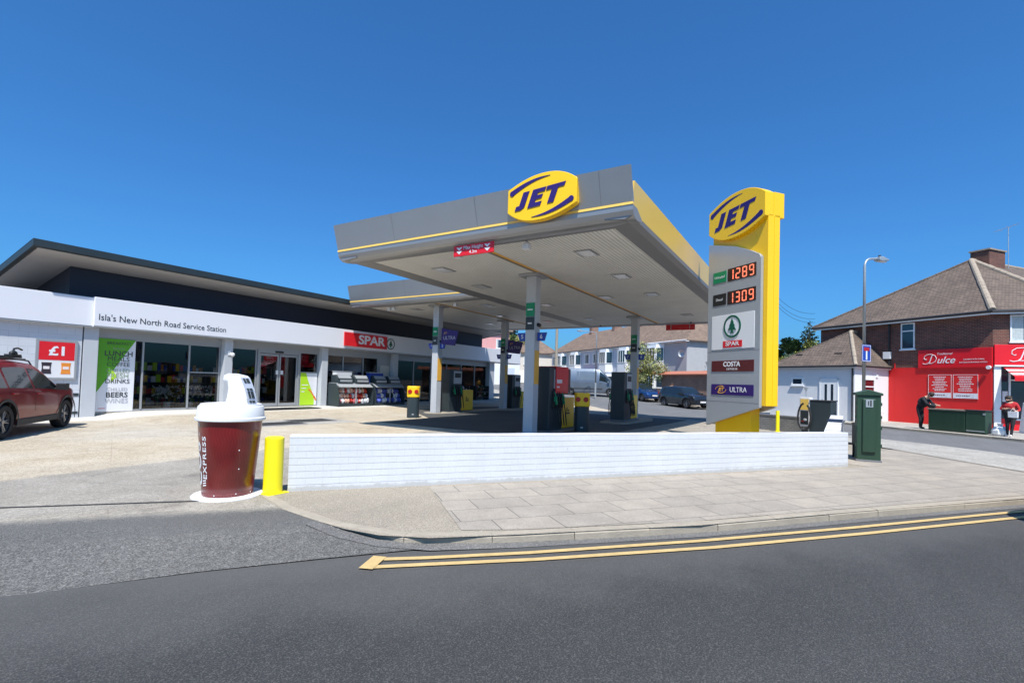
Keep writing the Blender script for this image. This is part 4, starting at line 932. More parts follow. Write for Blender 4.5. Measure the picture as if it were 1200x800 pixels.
# writing wrapped round the cup: EXPRESS reads upwards
def wrap(s_, size, ang, z0, m='white_paint', bold=.02, sx=1.0):
    o = text('lettering', s_, size, m, cup, (0, 0, 0), (0, 0, 0), ext=0.0, bold=bold, align='LEFT', space=1.15)
    for v in o.data.vertices:
        u, h = v.co.x * sx, v.co.y; z = z0 + u; r = .2975 + (.375 - .2975) * (z - .03) / .93 + .0025; an = ang - h / r
        v.co = Vector((r * math.cos(an - 0), r * math.sin(an - 0), z))
    return o
wrap('EXPRESS', .095, R(-53), .25, sx=1.38); wrap('COSTA', .21, R(-78), .16, bold=.035, sx=1.25)

o = MB()
for k in range(3):
    an = R(-58 + 0 * k); z = .16 + .03 * k; r = .2975 + (.375 - .2975) * (z - .03) / .93 + .003
    o.add([(r * math.cos(an + d), r * math.sin(an + d), z + h) for d, h in ((-.08, 0), (.12, .012), (.12, .026), (-.08, .014))], [(0, 1, 2, 3)])
o.build('lettering', 'white_paint', cup)
bp = MB()
for k, (an, z) in enumerate([(R(18), .62), (R(20), .38), (R(18), .06), (R(-30), .05), (R(60), .05)]):
    r = .2975 + (.375 - .2975) * (z - .03) / .93; bp.blob((r * math.cos(an), r * math.sin(an), z), .008, 0, 4)
bp.build('bolt', 'white_paint', cup)
sm_ = MB()
for z in [i * .046 + .04 for i in range(20)]:
    r = .2975 + (.375 - .2975) * (z - .03) / .93 + .0012; r2 = .2975 + (.375 - .2975) * (z + .016) / .93 + .0012
    sm_.add([(r * math.cos(R(19)), r * math.sin(R(19)), z), (r * math.cos(R(19.5)), r * math.sin(R(19.5)), z), (r2 * math.cos(R(19.5)), r2 * math.sin(R(19.5)), z + .046), (r2 * math.cos(R(19)), r2 * math.sin(R(19)), z + .046)], [(0, 1, 2, 3)])
sm_.build('wrap_seam', 'foot_stain', cup)

bo = thing('bollard', 'stout bright yellow bollard between the giant cup and the white wall', 'bollard', (4.13, 6.27, 0), 0)
MB().cyl((0, 0, 0), (0, 0, .735), .122, n=36).lathe([(.122, .73), (.118, .75), (.09, .762), (0, .766)], 36).build('post', 'lemon_yellow', bo, smooth=True)
MB().box(-.15, .15, -.15, .15, 0, .016).build('base_plate', 'lemon_yellow', bo, .004)
P = ST(15.22, 17.0)
b2_ = thing('bollard', 'slim yellow bollard far behind the price totem near the white house', 'bollard', (P.x, P.y, G(P.x, P.y)), 0)
MB().cyl((0, 0, 0), (0, 0, .85), .07, n=20).build('post', 'lemon_yellow', b2_, smooth=True); MB().box(-.1, .1, -.1, .1, 0, .012).build('base_plate', 'lemon_yellow', b2_)

# totem: local x = -U from s=11.91 (far edge, x=0) to s=9.85 (near edge, x=2.06); y=V, face plane at y=0
o0 = ST(11.91, 10.5)
tt = thing('price_totem', 'tall yellow and grey petrol price totem behind the white wall', 'price sign', (o0.x, o0.y, 0), ROT_A)
MB().box(.20, 1.50, .16, .48, -.1, 1.3).build('leg', 'jet_yellow', tt, .01)
MB().box(.06, 2.06, .10, .305, 1.16, 6.2).box(.06, 2.06, .312, .50, 1.16, 6.2).build('core', 'jet_yellow', tt, .012)
for y0_, y1_ in ((.0, .09), (.51, .60)):
    c_ = [(.0, .50), (1.93, 1.12), (1.93, 5.10)] + [(1.93 - .22 + .22 * math.cos(R(a)), 5.12 - .12 + .22 * math.sin(R(a)) - .04 + .05) for a in (15, 35, 55, 75)] + [(1.60, 5.32), (1.0, 5.58), (0, 5.86)]
    MB().prism(c_, y0_, y1_, 'y').build('price_panel', 'panel_grey', tt, .012)
# totem writing and tiles (local x rightwards, z up)
hd = bpy.data.objects.new('sign_head', None); COL.objects.link(hd); hd.parent = tt; hd.location = (1.03, -.02, 6.46); hd.empty_display_size = .1
jet_face(hd, 2.06, 1.27, 0, dep=.30, pr=.003)
MB().box(1.0, 2.06, .285, .64, 6.13, 6.80).build('sign_back', 'jet_yellow', tt, .012)
SEG = {'0': 'abcdef', '1': 'bc', '2': 'abged', '3': 'abgcd', '8': 'abcdefg', '9': 'abcdfg'}
def digit(mb, ch, x, z, w_, h):
    t_ = .030; a = {'a': (x + t_, x + w_ - t_, z + h - t_, z + h), 'g': (x + t_, x + w_ - t_, z + h / 2 - t_ / 2, z + h / 2 + t_ / 2), 'd': (x + t_, x + w_ - t_, z, z + t_),
         'f': (x, x + t_, z + h / 2 + .008, z + h - .012), 'b': (x + w_ - t_, x + w_, z + h / 2 + .008, z + h - .012), 'e': (x, x + t_, z + .012, z + h / 2 - .008), 'c': (x + w_ - t_, x + w_, z + .012, z + h / 2 - .008)}
    for s_ in SEG[ch]:
        q = a[s_]; mb.box(q[0], q[1], -.014, -.0105, q[2], q[3])
for (z0, z1, tile, word, num) in ((4.62, 4.98, 'sign_green', 'Unleaded', '1289'), (3.96, 4.33, 'black', 'Diesel', '1309')):
    MB().box(.21, .72, -.012, 0, z0 + .02, z1 - .02).build('grade_tile', tile, tt, .004)
    text('lettering', word, .105, 'white_paint', tt, (.465, -.015, (z0 + z1) / 2), ext=.001)
    MB().box(.77, 1.78, -.008, 0, z0, z1).build('price_display', 'digit_off', tt, .003)
    mb = MB()
    for i, ch in enumerate(num): digit(mb, ch, .83 + .24 * i, z0 + .03, .16, .29)
    mb.build('price_digits', 'digit_red', tt)
MB().box(.18, 1.75, -.012, 0, 2.70, 3.68).build('brand_tile', 'white_paint', tt, .004)
eh = bpy.data.objects.new('fir_emblem', None); COL.objects.link(eh); eh.parent = tt; eh.location = (.98, -.03, 3.33)
fir(eh, 0, 0, .315, 0, .018)
MB().box(.64, 1.34, -.02, -.012, 2.745, 2.93).build('red_bar', 'red_sign', tt)
text('lettering', 'SPAR', .165, 'white_paint', tt, (.99, -.024, 2.84), ext=.002, sx=1.35, bold=.015)
MB().box(.20, 1.75, -.012, 0, 2.07, 2.38).build('brand_tile', 'brown_poster', tt, .004)
text('lettering', 'COSTA', .19, 'white_paint', tt, (.97, -.016, 2.27), ext=.002, bold=.03); text('lettering', 'EXPRESS', .085, 'white_paint', tt, (.99, -.016, 2.135), ext=.002, space=1.3)
MB().box(.20, 1.75, -.012, 0, 1.41, 1.71).build('brand_tile', 'jet_purple', tt, .004)
text('lettering', 'ULTRA', .20, 'white_paint', tt, (1.22, -.016, 1.56), ext=.002); text('lettering', 'JET', .15, 'stripe_orange', tt, (.58, -.016, 1.56), ext=.002, shear=.35, bold=.02)
sw = MB()
for sg in (1, -1):
    pts = [Vector((.58 + .20 * math.cos(R(a)) * sg, -.016, 1.56 + .10 * math.sin(R(a)) * sg)) for a in range(60, 185, 12)]; sw.tube(pts, .008, 5)
sw.build('swoosh', 'stripe_orange', tt)
for z in (2.64, 1.22): MB().box(.012, 1.915, -.003, 0, z, z + .008).build('panel_joint', 'silver_dark', tt)

# ------------------------------------------------------------------ street cabinet
def G2(P): return G(P.x, P.y)
P = ST(8.08, 11.80)
cb = thing('street_cabinet', 'tall dark green roadside cabinet with a ridged cap at the wall end', 'utility cabinet', (P.x, P.y, 0), ROT_B - R(46))
# local x = V(right), local y = U(away)
MB().box(-.23, .23, -.15, .15, 0, 1.56).build('casing', 'cabinet_green', cb, .012)
MB().prism([(-.265, 1.53), (.265, 1.53), (.265, 1.585), (.0, 1.665), (-.265, 1.585)], -.18, .18, 'y').build('cap', 'cabinet_green', cb, .01)
MB().prism([(-.13, .22), (.13, .22), (.13, 1.45), (-.13, 1.45)], -.195, -.15, 'y').build('raised_door', 'cabinet_green', cb, .02)
MB().box(-.07, .07, -.202, -.195, 1.26, 1.44).box(-.03, -.01, -.204, -.202, 1.30, 1.40, 1).box(.01, .04, -.204, -.202, 1.28, 1.42, 1).build('notice_plate', ['galv', 'plastic_dark'], cb)
hg = MB()
for z in (.35, .75, 1.0, 1.30): hg.cyl((-.24, -.12, z), (-.24, -.12, z + .07), .016, n=8).cyl((.24, -.12, z), (.24, -.12, z + .07), .016, n=8)
hg.build('hinge', 'cabinet_green', cb); MB().box(-.25, .25, -.17, .17, -.02, .05).build('plinth', 'lead', cb, .005)
P = ST(8.55, 12.22)
jn = thing('pallet_box', 'weathered grey slatted box between the white wall end and green cabinet', 'box', (P.x, P.y, 0), ROT_B)
MB().box(-.12, .12, -.12, .12, .32, .85).box(-.13, .13, -.13, .13, .83, .86).build('box_body', 'timber', jn, .01); MB().box(-.11, .11, -.11, .11, 0, .32).build('base', 'black', jn)  # black lower block stands in for the shadow there

# ------------------------------------------------------------------ air and water unit by the side street
P = ST(13.35, 16.98); g0 = G2(P)
au = thing('tyre_air_unit', 'dark grey tyre air unit with a coiled black hose', 'air machine', (P.x, P.y, g0), ROT_A + R(12))
MB().box(-.36, .36, 0, .45, 0, 1.30).build('casing', 'anthracite', au, .015)
MB().box(-.38, .38, -.02, .47, 1.30, 1.34).build('cap', 'plastic_dark', au, .008)
hp = [Vector((-.62 + .26 * math.cos(R(a)) * .9 + .1, -.10 - .02 * math.sin(R(a * 2)), .70 + .50 * math.sin(R(a)))) for a in range(100, 440, 20)]
MB().tube(hp, .035, 8).build('hose', 'rubber', au, smooth=True)
MB().cyl((-.55, .1, 1.36), (-.57, .1, 1.72), .018, n=8).box(-.62, -.52, .06, .14, 1.70, 1.80).build('antenna_bracket', 'galv', au)
P = ST(13.95, 16.92)
ap_ = thing('information_panel', 'white framed panel with yellow top beside the tyre air unit', 'sign', (P.x, P.y, G2(P)), ROT_A)
MB().box(-.22, .22, 0, .16, .32, 1.42).build('panel_body', 'white_paint', ap_, .02); MB().box(-.17, .17, -.006, 0, .95, 1.36).build('yellow_panel', 'fascia_yellow', ap_); MB().box(-.17, .17, -.006, 0, .40, .92).build('dark_panel', 'anthracite', ap_)
MB().blob((.03, -.008, .58), .08, 0, 4, (1, .05, .6)).blob((-.06, -.008, .52), .06, 1, 4, (1, .05, .6)).build('hand_picture', ['petal', 'bag_red'], ap_); MB().box(-.2, -.14, .02, .12, 0, .34).box(.14, .20, .02, .12, 0, .34).build('post', 'galv', ap_)
# low brick wall of the side street footway behind the unit
P1, P2 = ST(19.5, 17.2), ST(13.0, 17.55)
lw = thing('low_brick_wall', 'low grey brick wall behind the tyre air unit', 'wall', (P1.x, P1.y, G2(P1)), math.atan2((P2 - P1).y, (P2 - P1).x))
brick('brick_grey', (.20, .20, .205), (.15, .15, .155), (.26, .26, .26), var=.2)
MB().box(0, (P2 - P1).length, 0, .22, -.1, .62).build('brickwork', 'brick_grey', lw); MB().box(-.02, (P2 - P1).length + .02, -.02, .24, .62, .68).build('coping', 'lead', lw, .006)

# ------------------------------------------------------------------ lamps, poles, wires
def street_lamp(s, t, h, lab, armdir=1, arm=.9, r=.055):
    P = ST(s, t); z = G2(P); l = thing('street_lamp', lab, 'street lamp', (P.x, P.y, z), ROT_B, 'street lamps')
    MB().cyl((0, 0, 0), (0, 0, 1.3), r * 1.45, n=16).cyl((0, 0, 1.3), (0, 0, 1.38), r * 1.45, r, n=16, cap=False).cyl((0, 0, 1.38), (0, 0, h - .32), r, r * .75, n=16).build('post', 'galv', l, smooth=True)
    pts = [Vector((0, 0, h - .34))] + [Vector((armdir * .32 * (1 - math.cos(R(a))), 0, h - .32 + .30 * math.sin(R(a)))) for a in range(0, 91, 15)] + [Vector((armdir * arm, 0, h + .02))]
    MB().tube(pts, r * .62, 10).build('arm', 'galv', l, smooth=True)
    a = armdir * arm
    hh = MB().prism([(a - armdir * .02, h - .04), (a - armdir * .02, h + .07), (a + armdir * .18, h + .10), (a + armdir * .46, h + .03), (a + armdir * .46, h - .01), (a + armdir * .1, h - .07)], -.11, .11, 'y').build('lamp_head', 'galv', l, .02)
    MB().box(a + armdir * .08, a + armdir * .40, -.08, .08, h - .075, h - .02).build('lens', 'lens', hh, .02)
    MB().lathe([(.04, 0), (.04, .05), (0, .06)], 12, c=(a + armdir * .12, 0, h + .10)).build('photocell', 'plastic_dark', hh)
    return l
L1 = street_lamp(11.85, 17.1, 6.30, 'tall grey street lamp behind the green cabinet with a blue sign on it', 1, .62)
ns = thing('road_sign', 'blue no through road sign with a red bar on the tall lamp post', 'sign', tuple(ST(11.85, 17.1) + U * -.075 + Vector((0, 0, 2.93))), ROT_B)
MB().box(-.22, .22, -.012, .0, -.29, .29).build('sign_plate', 'blue_sign', ns, .004)
MB().box(-.20, -.185, -.015, -.012, -.27, .27).box(.185, .20, -.015, -.012, -.27, .27).box(-.185, .185, -.015, -.012, .255, .27).box(-.185, .185, -.015, -.012, -.27, -.255).box(-.035, .035, -.015, -.012, -.22, .08).build('border', 'white_paint', ns)
MB().box(-.13, .13, -.018, -.012, .08, .20).build('red_bar', 'lamp_red', ns)
MB().box(-.06, .06, .0, .02, .12, .16).box(-.06, .06, .0, .02, -.16, -.12).build('clamp', 'galv', ns)
street_lamp(39.5, 22.4, 5.9, 'slender pale street lamp in front of the white terrace bay windows', -1, 1.5, .06)
P = ST(36.4, 17.0); pl = thing('telegraph_pole', 'tall pale pole rising behind the red pump panel', 'pole', (P.x, P.y, G2(P)), 0)
MB().cyl((0, 0, 0), (0, 0, 7.6), .13, .10, n=14).build('pole_shaft', 'kerb_stone', pl, smooth=True); MB().box(-.14, .14, -.14, .14, 1.6, 2.1).build('notice_plate', 'cream_render', pl)
wr = thing('overhead_wire', 'thin dark overhead wires sagging behind the totem towards the brick shop', 'wire')
mb = MB()
for dz, dx in ((0, 0), (-.45, .1), (-.75, .2)):
    a, b = ST(31.0, 34.0, 9.6 + dz), ST(24.2, 30.2, 6.75 + dz * .8); mb.tube([a.lerp(b, k / 12) - Vector((0, 0, .5 * 4 * (k / 12) * (1 - k / 12))) for k in range(13)], .012, 4)
mb.build('cable', 'black', wr)

P = ST(31.0, 34.0); tp_ = thing('telegraph_pole', 'wooden telegraph pole behind the totem carrying the overhead wires', 'pole', (P.x, P.y, G2(P)), 0)
MB().cyl((0, 0, 0), (0, 0, 9.7), .14, .10, n=12).build('pole_shaft', 'timber', tp_, smooth=True); MB().box(-.6, .6, -.05, .05, 9.1, 9.2).build('cross_arm', 'timber', tp_)

# ------------------------------------------------------------------ house helpers
def window(parent, x0, x1, z0, z1, y=0, mull=1, trans=None, curt=True, sill=True, fr='upvc', pane='house_glass', w_=.06):
    f = MB(); f.box(x0, x1, y - .045, y + .06, z0, z0 + w_).box(x0, x1, y - .045, y + .06, z1 - w_, z1).box(x0, x0 + w_, y - .045, y + .06, z0 + w_, z1 - w_).box(x1 - w_, x1, y - .045, y + .06, z0 + w_, z1 - w_)
    for k in range(1, mull): q = x0 + (x1 - x0) * k / mull; f.box(q - w_ / 2, q + w_ / 2, y - .042, y + .06, z0 + w_, z1 - w_)
    if trans: z = z0 + (z1 - z0) * trans; f.box(x0 + w_, x1 - w_, y - .040, y + .06, z - w_ / 2, z + w_ / 2)
    o = f.build('window', fr, parent, 0)
    MB().box(x0 + .02, x1 - .02, y - .014, y - .006, z0 + .02, z1 - .02).build('pane', pane, o)
    if curt:
        n = 10
        for a, b in ((x0 + w_, x0 + (x1 - x0) * .26), (x1 - (x1 - x0) * .26, x1 - w_)):
            c = MB()
            for i in range(n):
                p, q = a + (b - a) * i / n, a + (b - a) * (i + 1) / n; d = .0 if i % 2 else .006
                c.add([(p, y - .016 - d, z0 + w_), (q, y - .016 - (.006 - d), z0 + w_), (q, y - .016 - (.006 - d), z1 - w_), (p, y - .016 - d, z1 - w_)], [(0, 1, 2, 3)])
            c.build('curtain', 'curtain', o)
    if sill: MB().box(x0 - .05, x1 + .05, y - .10, y - .0, z0 - .06, z0 - .002).build('sill', fr, o)
    return o
def roof_poly(name, parent, faces, m, thick=.08):
    mb = MB()
    for f in faces:
        n = (Vector(f[1]) - Vector(f[0])).cross(Vector(f[2]) - Vector(f[0])).normalized()
        if n.z < 0: f = f[::-1]; n = -n
        k = len(f); vs = [Vector(p) for p in f] + [Vector(p) - Vector((0, 0, thick)) for p in f]
        mb.add(vs, [tuple(range(k)), tuple(range(2 * k - 1, k - 1, -1))] + [(i, k + i, k + (i + 1) % k, (i + 1) % k) for i in range(k)])
    return mb.build(name, m, parent)
def ridge(parent, a, b, r=.11, m='cap_mortar'):
    a, b = Vector(a), Vector(b); n = max(2, int((b - a).length / .42)); mb = MB()
    for i in range(n): p, q = a.lerp(b, i / n), a.lerp(b, (i + .96) / n); mb.cyl(p, q, r * random.uniform(.93, 1.05), n=10)
    return mb.build('ridge_tiles', m, parent)

# ---- red corner shop: local frame x = 14.6 - s, y = t - 30
rs = thing('corner_shop', 'brown brick corner shop with bright red ground floor and tiled hipped roof', 'building', tuple(ST(14.6, 30)), ROT_A)
EZ = 5.72
def loc(s, t): return (14.6 - s, t - 30)
B1 = (2.15, 2.30)                                     # end of the splayed corner front
foot = [(-9.0, 0), (0, 0), B1, (B1[0], 15), (-9.0, 15)]
def walls(name, pts, z0, z1, m, close=True):
    mb = MB(); n = len(pts)
    for i in range(n if close else n - 1):
        a, b = pts[i], pts[(i + 1) % n]; mb.add([(a[0], a[1], z0), (b[0], b[1], z0), (b[0], b[1], z1), (a[0], a[1], z1)], [(0, 1, 2, 3)])
    return mb.build(name, m, rs)
walls('wall', foot, -.3, EZ, 'brick_red')
MB().box(-4.75, -.02, -.045, .0, -.1, 3.02).box(-4.45, -4.42, -.045, 0, -.1, 3.3).build('painted_wall', 'red_wall', rs)
ov = .35
e1, e2, e3, e4, e5 = (-9.35, -ov, EZ), (.15, -ov, EZ), (B1[0] + .35, B1[1] - .12, EZ), (B1[0] + .35, 15, EZ), (-9.35, 15, EZ)
apx, rdg = (-3.3, 4.7, 9.45), (-3.3, 15, 9.45)
roof_poly('roof', rs, [[e1, e2, apx], [e2, e3, apx], [e3, e4, rdg, apx], [e1, apx, rdg, e5]], 'tile_roof')
ridge(rs, e2, apx, .14); ridge(rs, e3, apx, .13); ridge(rs, e1, apx, .08, 'tile_roof'); ridge(rs, apx, rdg)
gt = MB()
for a, b in ((e1, e2), (e2, e3), (e3, e4)):
    va, vb = Vector(a) + Vector((0, -.05, -.06)), Vector(b) + Vector((0, -.05, -.06)); gt.tube([va, vb], .06, 8)
gt.build('gutter', 'gutter', rs)
mb = MB()
for a, b in (((-9.3, -ov + .03), (.13, -ov + .03)), ((.13, -ov + .03), (B1[0] + .3, B1[1] - .10))):
    mb.add([(a[0], a[1], EZ - .20), (b[0], b[1], EZ - .20), (b[0], b[1], EZ - .08), (a[0], a[1], EZ - .08)], [(0, 1, 2, 3)])
mb.build('fascia_board', 'upvc', rs)
roof_poly('soffit', rs, [[(-9.3, -ov, EZ - .12), (.13, -ov, EZ - .12), (.0, .0, EZ - .12), (-9, .0, EZ - .12)]], 'upvc', .02)
window(rs, -4.12, -3.42, 4.05, 5.50, -.0, 1, .70, curt=False)
MB().cyl((-4.72, -.07, 3.0), (-4.72, -.07, EZ - .1), .05, n=8).box(-5.0, -4.62, -.16, -.01, 3.55, 3.95, 1).build('downpipe', ['gutter', 'white_paint'], rs)
# chimney
ch = MB().box(-3.5, -2.6, 5.0, 6.5, 8.9, 9.95).build('chimney', 'brick_red', rs)
MB().box(-3.56, -2.54, 4.94, 6.56, 9.95, 10.03).build('chimney_cap', 'cap_mortar', ch)
P = Vector((-2.5, 6.6, 0)); MB().cyl((P.x, P.y, 9.0), (P.x, P.y, 11.4), .02, n=6).cyl((P.x - .7, P.y, 11.3), (P.x + .5, P.y, 11.5), .012, n=5).cyl((P.x - .4, P.y - .25, 11.33), (P.x - .4, P.y + .25, 11.33), .01, n=5).cyl((P.x, P.y - .2, 11.4), (P.x, P.y + .2, 11.4), .01, n=5).cyl((P.x + .3, P.y - .15, 11.46), (P.x + .3, P.y + .15, 11.46), .01, n=5).build('aerial', 'galv', rs)
# shop sign on the long wall
sg_ = thing('shop_sign', 'long red Dulce shop sign on the side wall of the corner shop', 'sign', tuple(ST(14.6 + 3.20, 30) + V * -.11 + Vector((0, 0, 3.0))), ROT_A)
MB().box(0, 3.22, 0, .08, 0, .96).build('sign_board', 'red_sign', sg_, .01)
def dulce(p, x, z, k, y=-.006):
    D = [(-.62, -.30), (-.45, -.36), (-.15, -.30), (.05, -.31), (.32, -.15), (.42, .12), (.30, .36), (.02, .48), (-.28, .46), (-.50, .30), (-.52, .10), (-.36, .02), (-.26, .12)]
    pts = []
    for i in range(len(D) - 1):
        for f in (0, .5): a, b = Vector((*D[i], 0)), Vector((*D[i + 1], 0)); q = a.lerp(b, f); pts.append(Vector((x + q.x * k, y, z + q.y * k)))
    mb = MB(); mb.tube(pts, .022 * k, 6); st = [(.10, .40), (.0, .1), (-.10, -.2), (-.22, -.31)]; mb.tube([Vector((x + a * k, y, z + b * k)) for a, b in st], .035 * k, 6); mb.build('lettering', 'white_paint', p)
    text('lettering', 'ulce', .80 * k, 'white_paint', p, (x + 1.06 * k, y - .002, z - .06 * k), ext=.004, shear=.35, bold=.006, sx=1.0)
dulce(sg_, .62, .42, .62)
text('lettering', 'Traditional', .16, 'white_paint', sg_, (1.22, -.006, .72), ext=.002, shear=.35)
text('lettering', 'CELEBRATION CAKES,', .088, 'white_paint', sg_, (2.50, -.006, .40), ext=.002); text('lettering', 'EASTERN EUROPEAN FOODS', .088, 'white_paint', sg_, (2.46, -.006, .25), ext=.002)
MB().lathe([(.09, 0), (.09, .1), (0, .11)], 14, axis='y', c=(3.12, -.12, -.02)).build('alarm_lamp', 'white_paint', sg_)
# menu boards
for k, x in enumerate((-2.72, -1.60)):
    t = thing('menu_board', ['red and white menu board on the red wall above the bending man', 'red and white menu board on the red wall nearer the splayed shop front'][k], 'menu board', tuple(ST(14.6 - x, 30) + V * -.075 + Vector((0, 0, 1.42))), ROT_A, 'menu boards on the red wall')
    wd = 1.05
    MB().box(0, wd, 0, .028, 0, 1.22).build('board', 'red_wall', t); MB().box(.02, wd - .02, -.004, 0, .02, .28).build('white_strip', 'bag_white', t)
    fr_ = MB(); fr_.box(0, wd, -.006, 0, 1.20, 1.22).box(0, .015, -.006, 0, 0, 1.2).box(wd - .015, wd, -.006, 0, 0, 1.2); fr_.build('border', 'petal', t)
    l_ = MB()
    for r in range(9):
        q = random.uniform(.18, .38); x_ = .52 - q
        while x_ < .52 + q: ww = random.uniform(.03, .10); l_.box(x_, min(x_ + ww, .52 + q), -.005, 0, 1.08 - r * .088, 1.118 - r * .088); x_ += ww + .02
    for r in range(1):
        x_ = .15
        while x_ < .7: ww = random.uniform(.04, .1); l_.box(x_, x_ + ww, -.007, -.004, .13, .17, 1); x_ += ww + .03
    l_.build('small_print', ['petal', 'red_dark'], t)
# front on the splay: own empty-part frame via rotation
sa = math.atan2(B1[1], B1[0]); SL = math.hypot(*B1)
sf = bpy.data.objects.new('shop_front', None); COL.objects.link(sf); sf.parent = rs; sf.rotation_euler = (0, 0, sa)
MB().box(.02, SL + .02, -.10, 0, 3.10, 4.08).build('front_sign_board', 'red_sign', sf, .01)
dulce(sf, 1.05, 3.55, .78, -.106)
MB().box(.02, SL, -.14, -.09, 3.03, 3.10).box(.02, .28, -.06, .0, 0, 3.05).build('front_trim', 'upvc', sf)
window(sf, .62, 2.5, 4.22, 5.50, 0, 2, None)
MB().box(.30, SL, -.03, -.005, 0, .55).build('stall_riser', 'red_sign', sf); MB().box(.55, .62, -.08, 0, .5, 2.9).box(1.2, 1.27, -.08, 0, 0, 2.4).box(.62, SL, -.08, 0, 2.35, 2.42).box(.62, SL, -.08, 0, .48, .55).build('front_frame', 'upvc', sf)
MB().box(.30, SL, -.02, -.002, .55, 3.0).build('front_glass', 'house_glass', sf)
MB().box(.33, .52, -.05, -.02, 1.35, 1.85).build('notice', 'paper', sf); MB().box(.33, .52, -.05, -.02, .8, 1.1).build('notice', 'blue_sign', sf)
aw = MB(); n = 5
for k in range(n):
    a, b = k / n, (k + 1) / n; aw.add([(.35, -.10 - 1.0 * a, 2.98 - .45 * a), (SL + .1, -.10 - 1.0 * a, 2.98 - .45 * a), (SL + .1, -.10 - 1.0 * b, 2.98 - .45 * b), (.35, -.10 - 1.0 * b, 2.98 - .45 * b)], [(0, 1, 2, 3)], 1 if k in (1, 3) else 0)
aw.add([(.35, -1.10, 2.53), (SL + .1, -1.10, 2.53), (SL + .1, -1.10, 2.33), (.35, -1.10, 2.33)], [(0, 1, 2, 3)], 0); aw.build('awning', ['red_sign', 'petal'], sf)

# ---- small white house: local frame of rs-like, origin st(19.0, 26.9)
wh = thing('white_house', 'small single storey white rendered house with a brown hipped roof', 'house', tuple(ST(19.15, 26.9) + Vector((0, 0, G2(ST(19.15, 26.9))))), ROT_A + R(4))
WL, WD, WE = 5.2, 3.4, 3.05
mb = MB(); mb.box(-WL, 0, 0, WD + 3, -.3, WE); mb.build('wall', 'white_render', wh)
o_ = .17; a1, a2, a3, a4 = (-WL - o_, -o_, WE), (o_, -o_, WE), (o_, WD + 3, WE), (-WL - o_, WD + 3, WE)
r1 = (-1.9, 2.7, 5.25); r2 = (-WL + 1.2, 2.7, 5.25) ; r1b = (-1.9, WD + 3, 5.25)
roof_poly('roof', wh, [[a1, a2, r1], [a2, a3, r1b, r1], [a1, r1, r1b, a4]], 'tile_roof')
ridge(wh, a2, r1, .10); ridge(wh, r1, r1b, .09); ridge(wh, a1, r1, .05, 'tile_roof')
MB().tube([(-WL - o_, -o_ - .04, WE - .03), (o_ + .04, -o_ - .04, WE - .03), (o_ + .04, WD, WE - .03)], .05, 8).cyl((-.06, -.08, 0), (-.06, -.08, WE - .1), .045, n=8).build('gutter', 'gutter', wh)
MB().box(-WL - .2, .2, -o_ + .02, -o_ + .04, WE - .14, WE - .05).box(o_ - .04, o_ - .02, -.2, WD, WE - .14, WE - .05).build('fascia_board', 'upvc', wh)
window(wh, -3.72, -2.95, 1.90, 2.38, -.0, 1, None, curt=False, w_=.09)
dw = MB().box(-1.86, -.92, -.05, .04, 0, 2.25).build('door', 'upvc', wh, .01)
MB().box(-1.94, -1.86, -.06, .04, 0, 2.33).box(-.92, -.84, -.06, .04, 0, 2.33).box(-1.94, -.84, -.06, .04, 2.25, 2.33).build('door_frame', 'upvc', wh)
MB().box(-1.62, -1.48, -.056, -.05, 1.05, 2.0).box(-1.26, -1.12, -.056, -.05, 1.05, 2.0).build('door_glass', 'house_glass', dw); MB().box(-1.76, -1.70, -.09, -.05, .98, 1.14).build('handle', 'galv', dw); MB().box(-1.6, -1.15, -.056, -.05, .2, .85).build('door_panel', 'white_paint', dw)
# gable side window facing the main road: a rotated child frame
ws = bpy.data.objects.new('side_wall', None); COL.objects.link(ws); ws.parent = wh; ws.rotation_euler = (0, 0, math.pi / 2)
window(ws, .75, 1.75, 1.0, 2.35, 0, 1, .68, curt=False, pane='red_dark')
MB().box(2.35, 2.45, -.06, 0, .1, 1.2).box(2.2, 2.6, -.05, 0, .5, .56).build('pipe', 'upvc', ws)
MB().box(1.9, 2.05, -.05, 0, 2.45, 2.6).build('vent', 'upvc', ws)
vt = MB(); vt.box(-4.0, -3.6, .75, .95, 3.72, 3.84).box(-1.6, -1.2, .75, .95, 3.72, 3.84); vt.build('roof_vent', 'gutter', wh)
# drive wall next to house
# ------------------------------------------------------------------ green boxes on the far footway
P = ST(13.95, 25.35)
gb = thing('utility_box', 'long low dark green utility box the man leans on', 'utility box', (P.x, P.y, G2(P)), ROT_A)
MB().box(-.72, .66, 0, .48, .03, .92).build('casing', 'cabinet_green', gb, .012); MB().box(-.76, .69, -.03, .51, .92, .98).build('lid', 'brown_box_top' if 'brown_box_top' in MATS else 'timber', gb, .008)
mb = MB()
for k in range(1, 30): mb.box(-.70 + .045 * k, -.68 + .045 * k, -.008, 0, .1, .86)
mb.build('louvre', 'cabinet_green', gb)
P = ST(12.95, 25.35)
gb2 = thing('utility_box', 'shorter blue-green utility box at the right of the long one', 'utility box', (P.x, P.y, G2(P)), ROT_A)
MB().box(-.32, .36, 0, .46, .03, .96).build('casing', 'cabinet_green', gb2, .012); MB().box(-.35, .39, -.03, .49, .96, 1.0).build('lid', 'anthracite', gb2, .008); MB().box(.28, .36, -.012, 0, .80, .88).box(-.30, .34, -.01, 0, .10, .14).build('lock_plate', 'galv', gb2)
P = ST(12.2, 25.55)
mat('bag_plastic', (.72, .72, .72), .6, 0, .1, 8)
bg_ = thing('rubbish_bag', 'bulging white bag on the kerb beside the walking woman', 'bag', (P.x, P.y, G2(P)), ROT_A)
MB().lathe([(.20, 0), (.27, .08), (.27, .22), (.19, .36), (.06, .41), (.11, .50)], 9).build('bag_body', 'bag_plastic', bg_, .02)
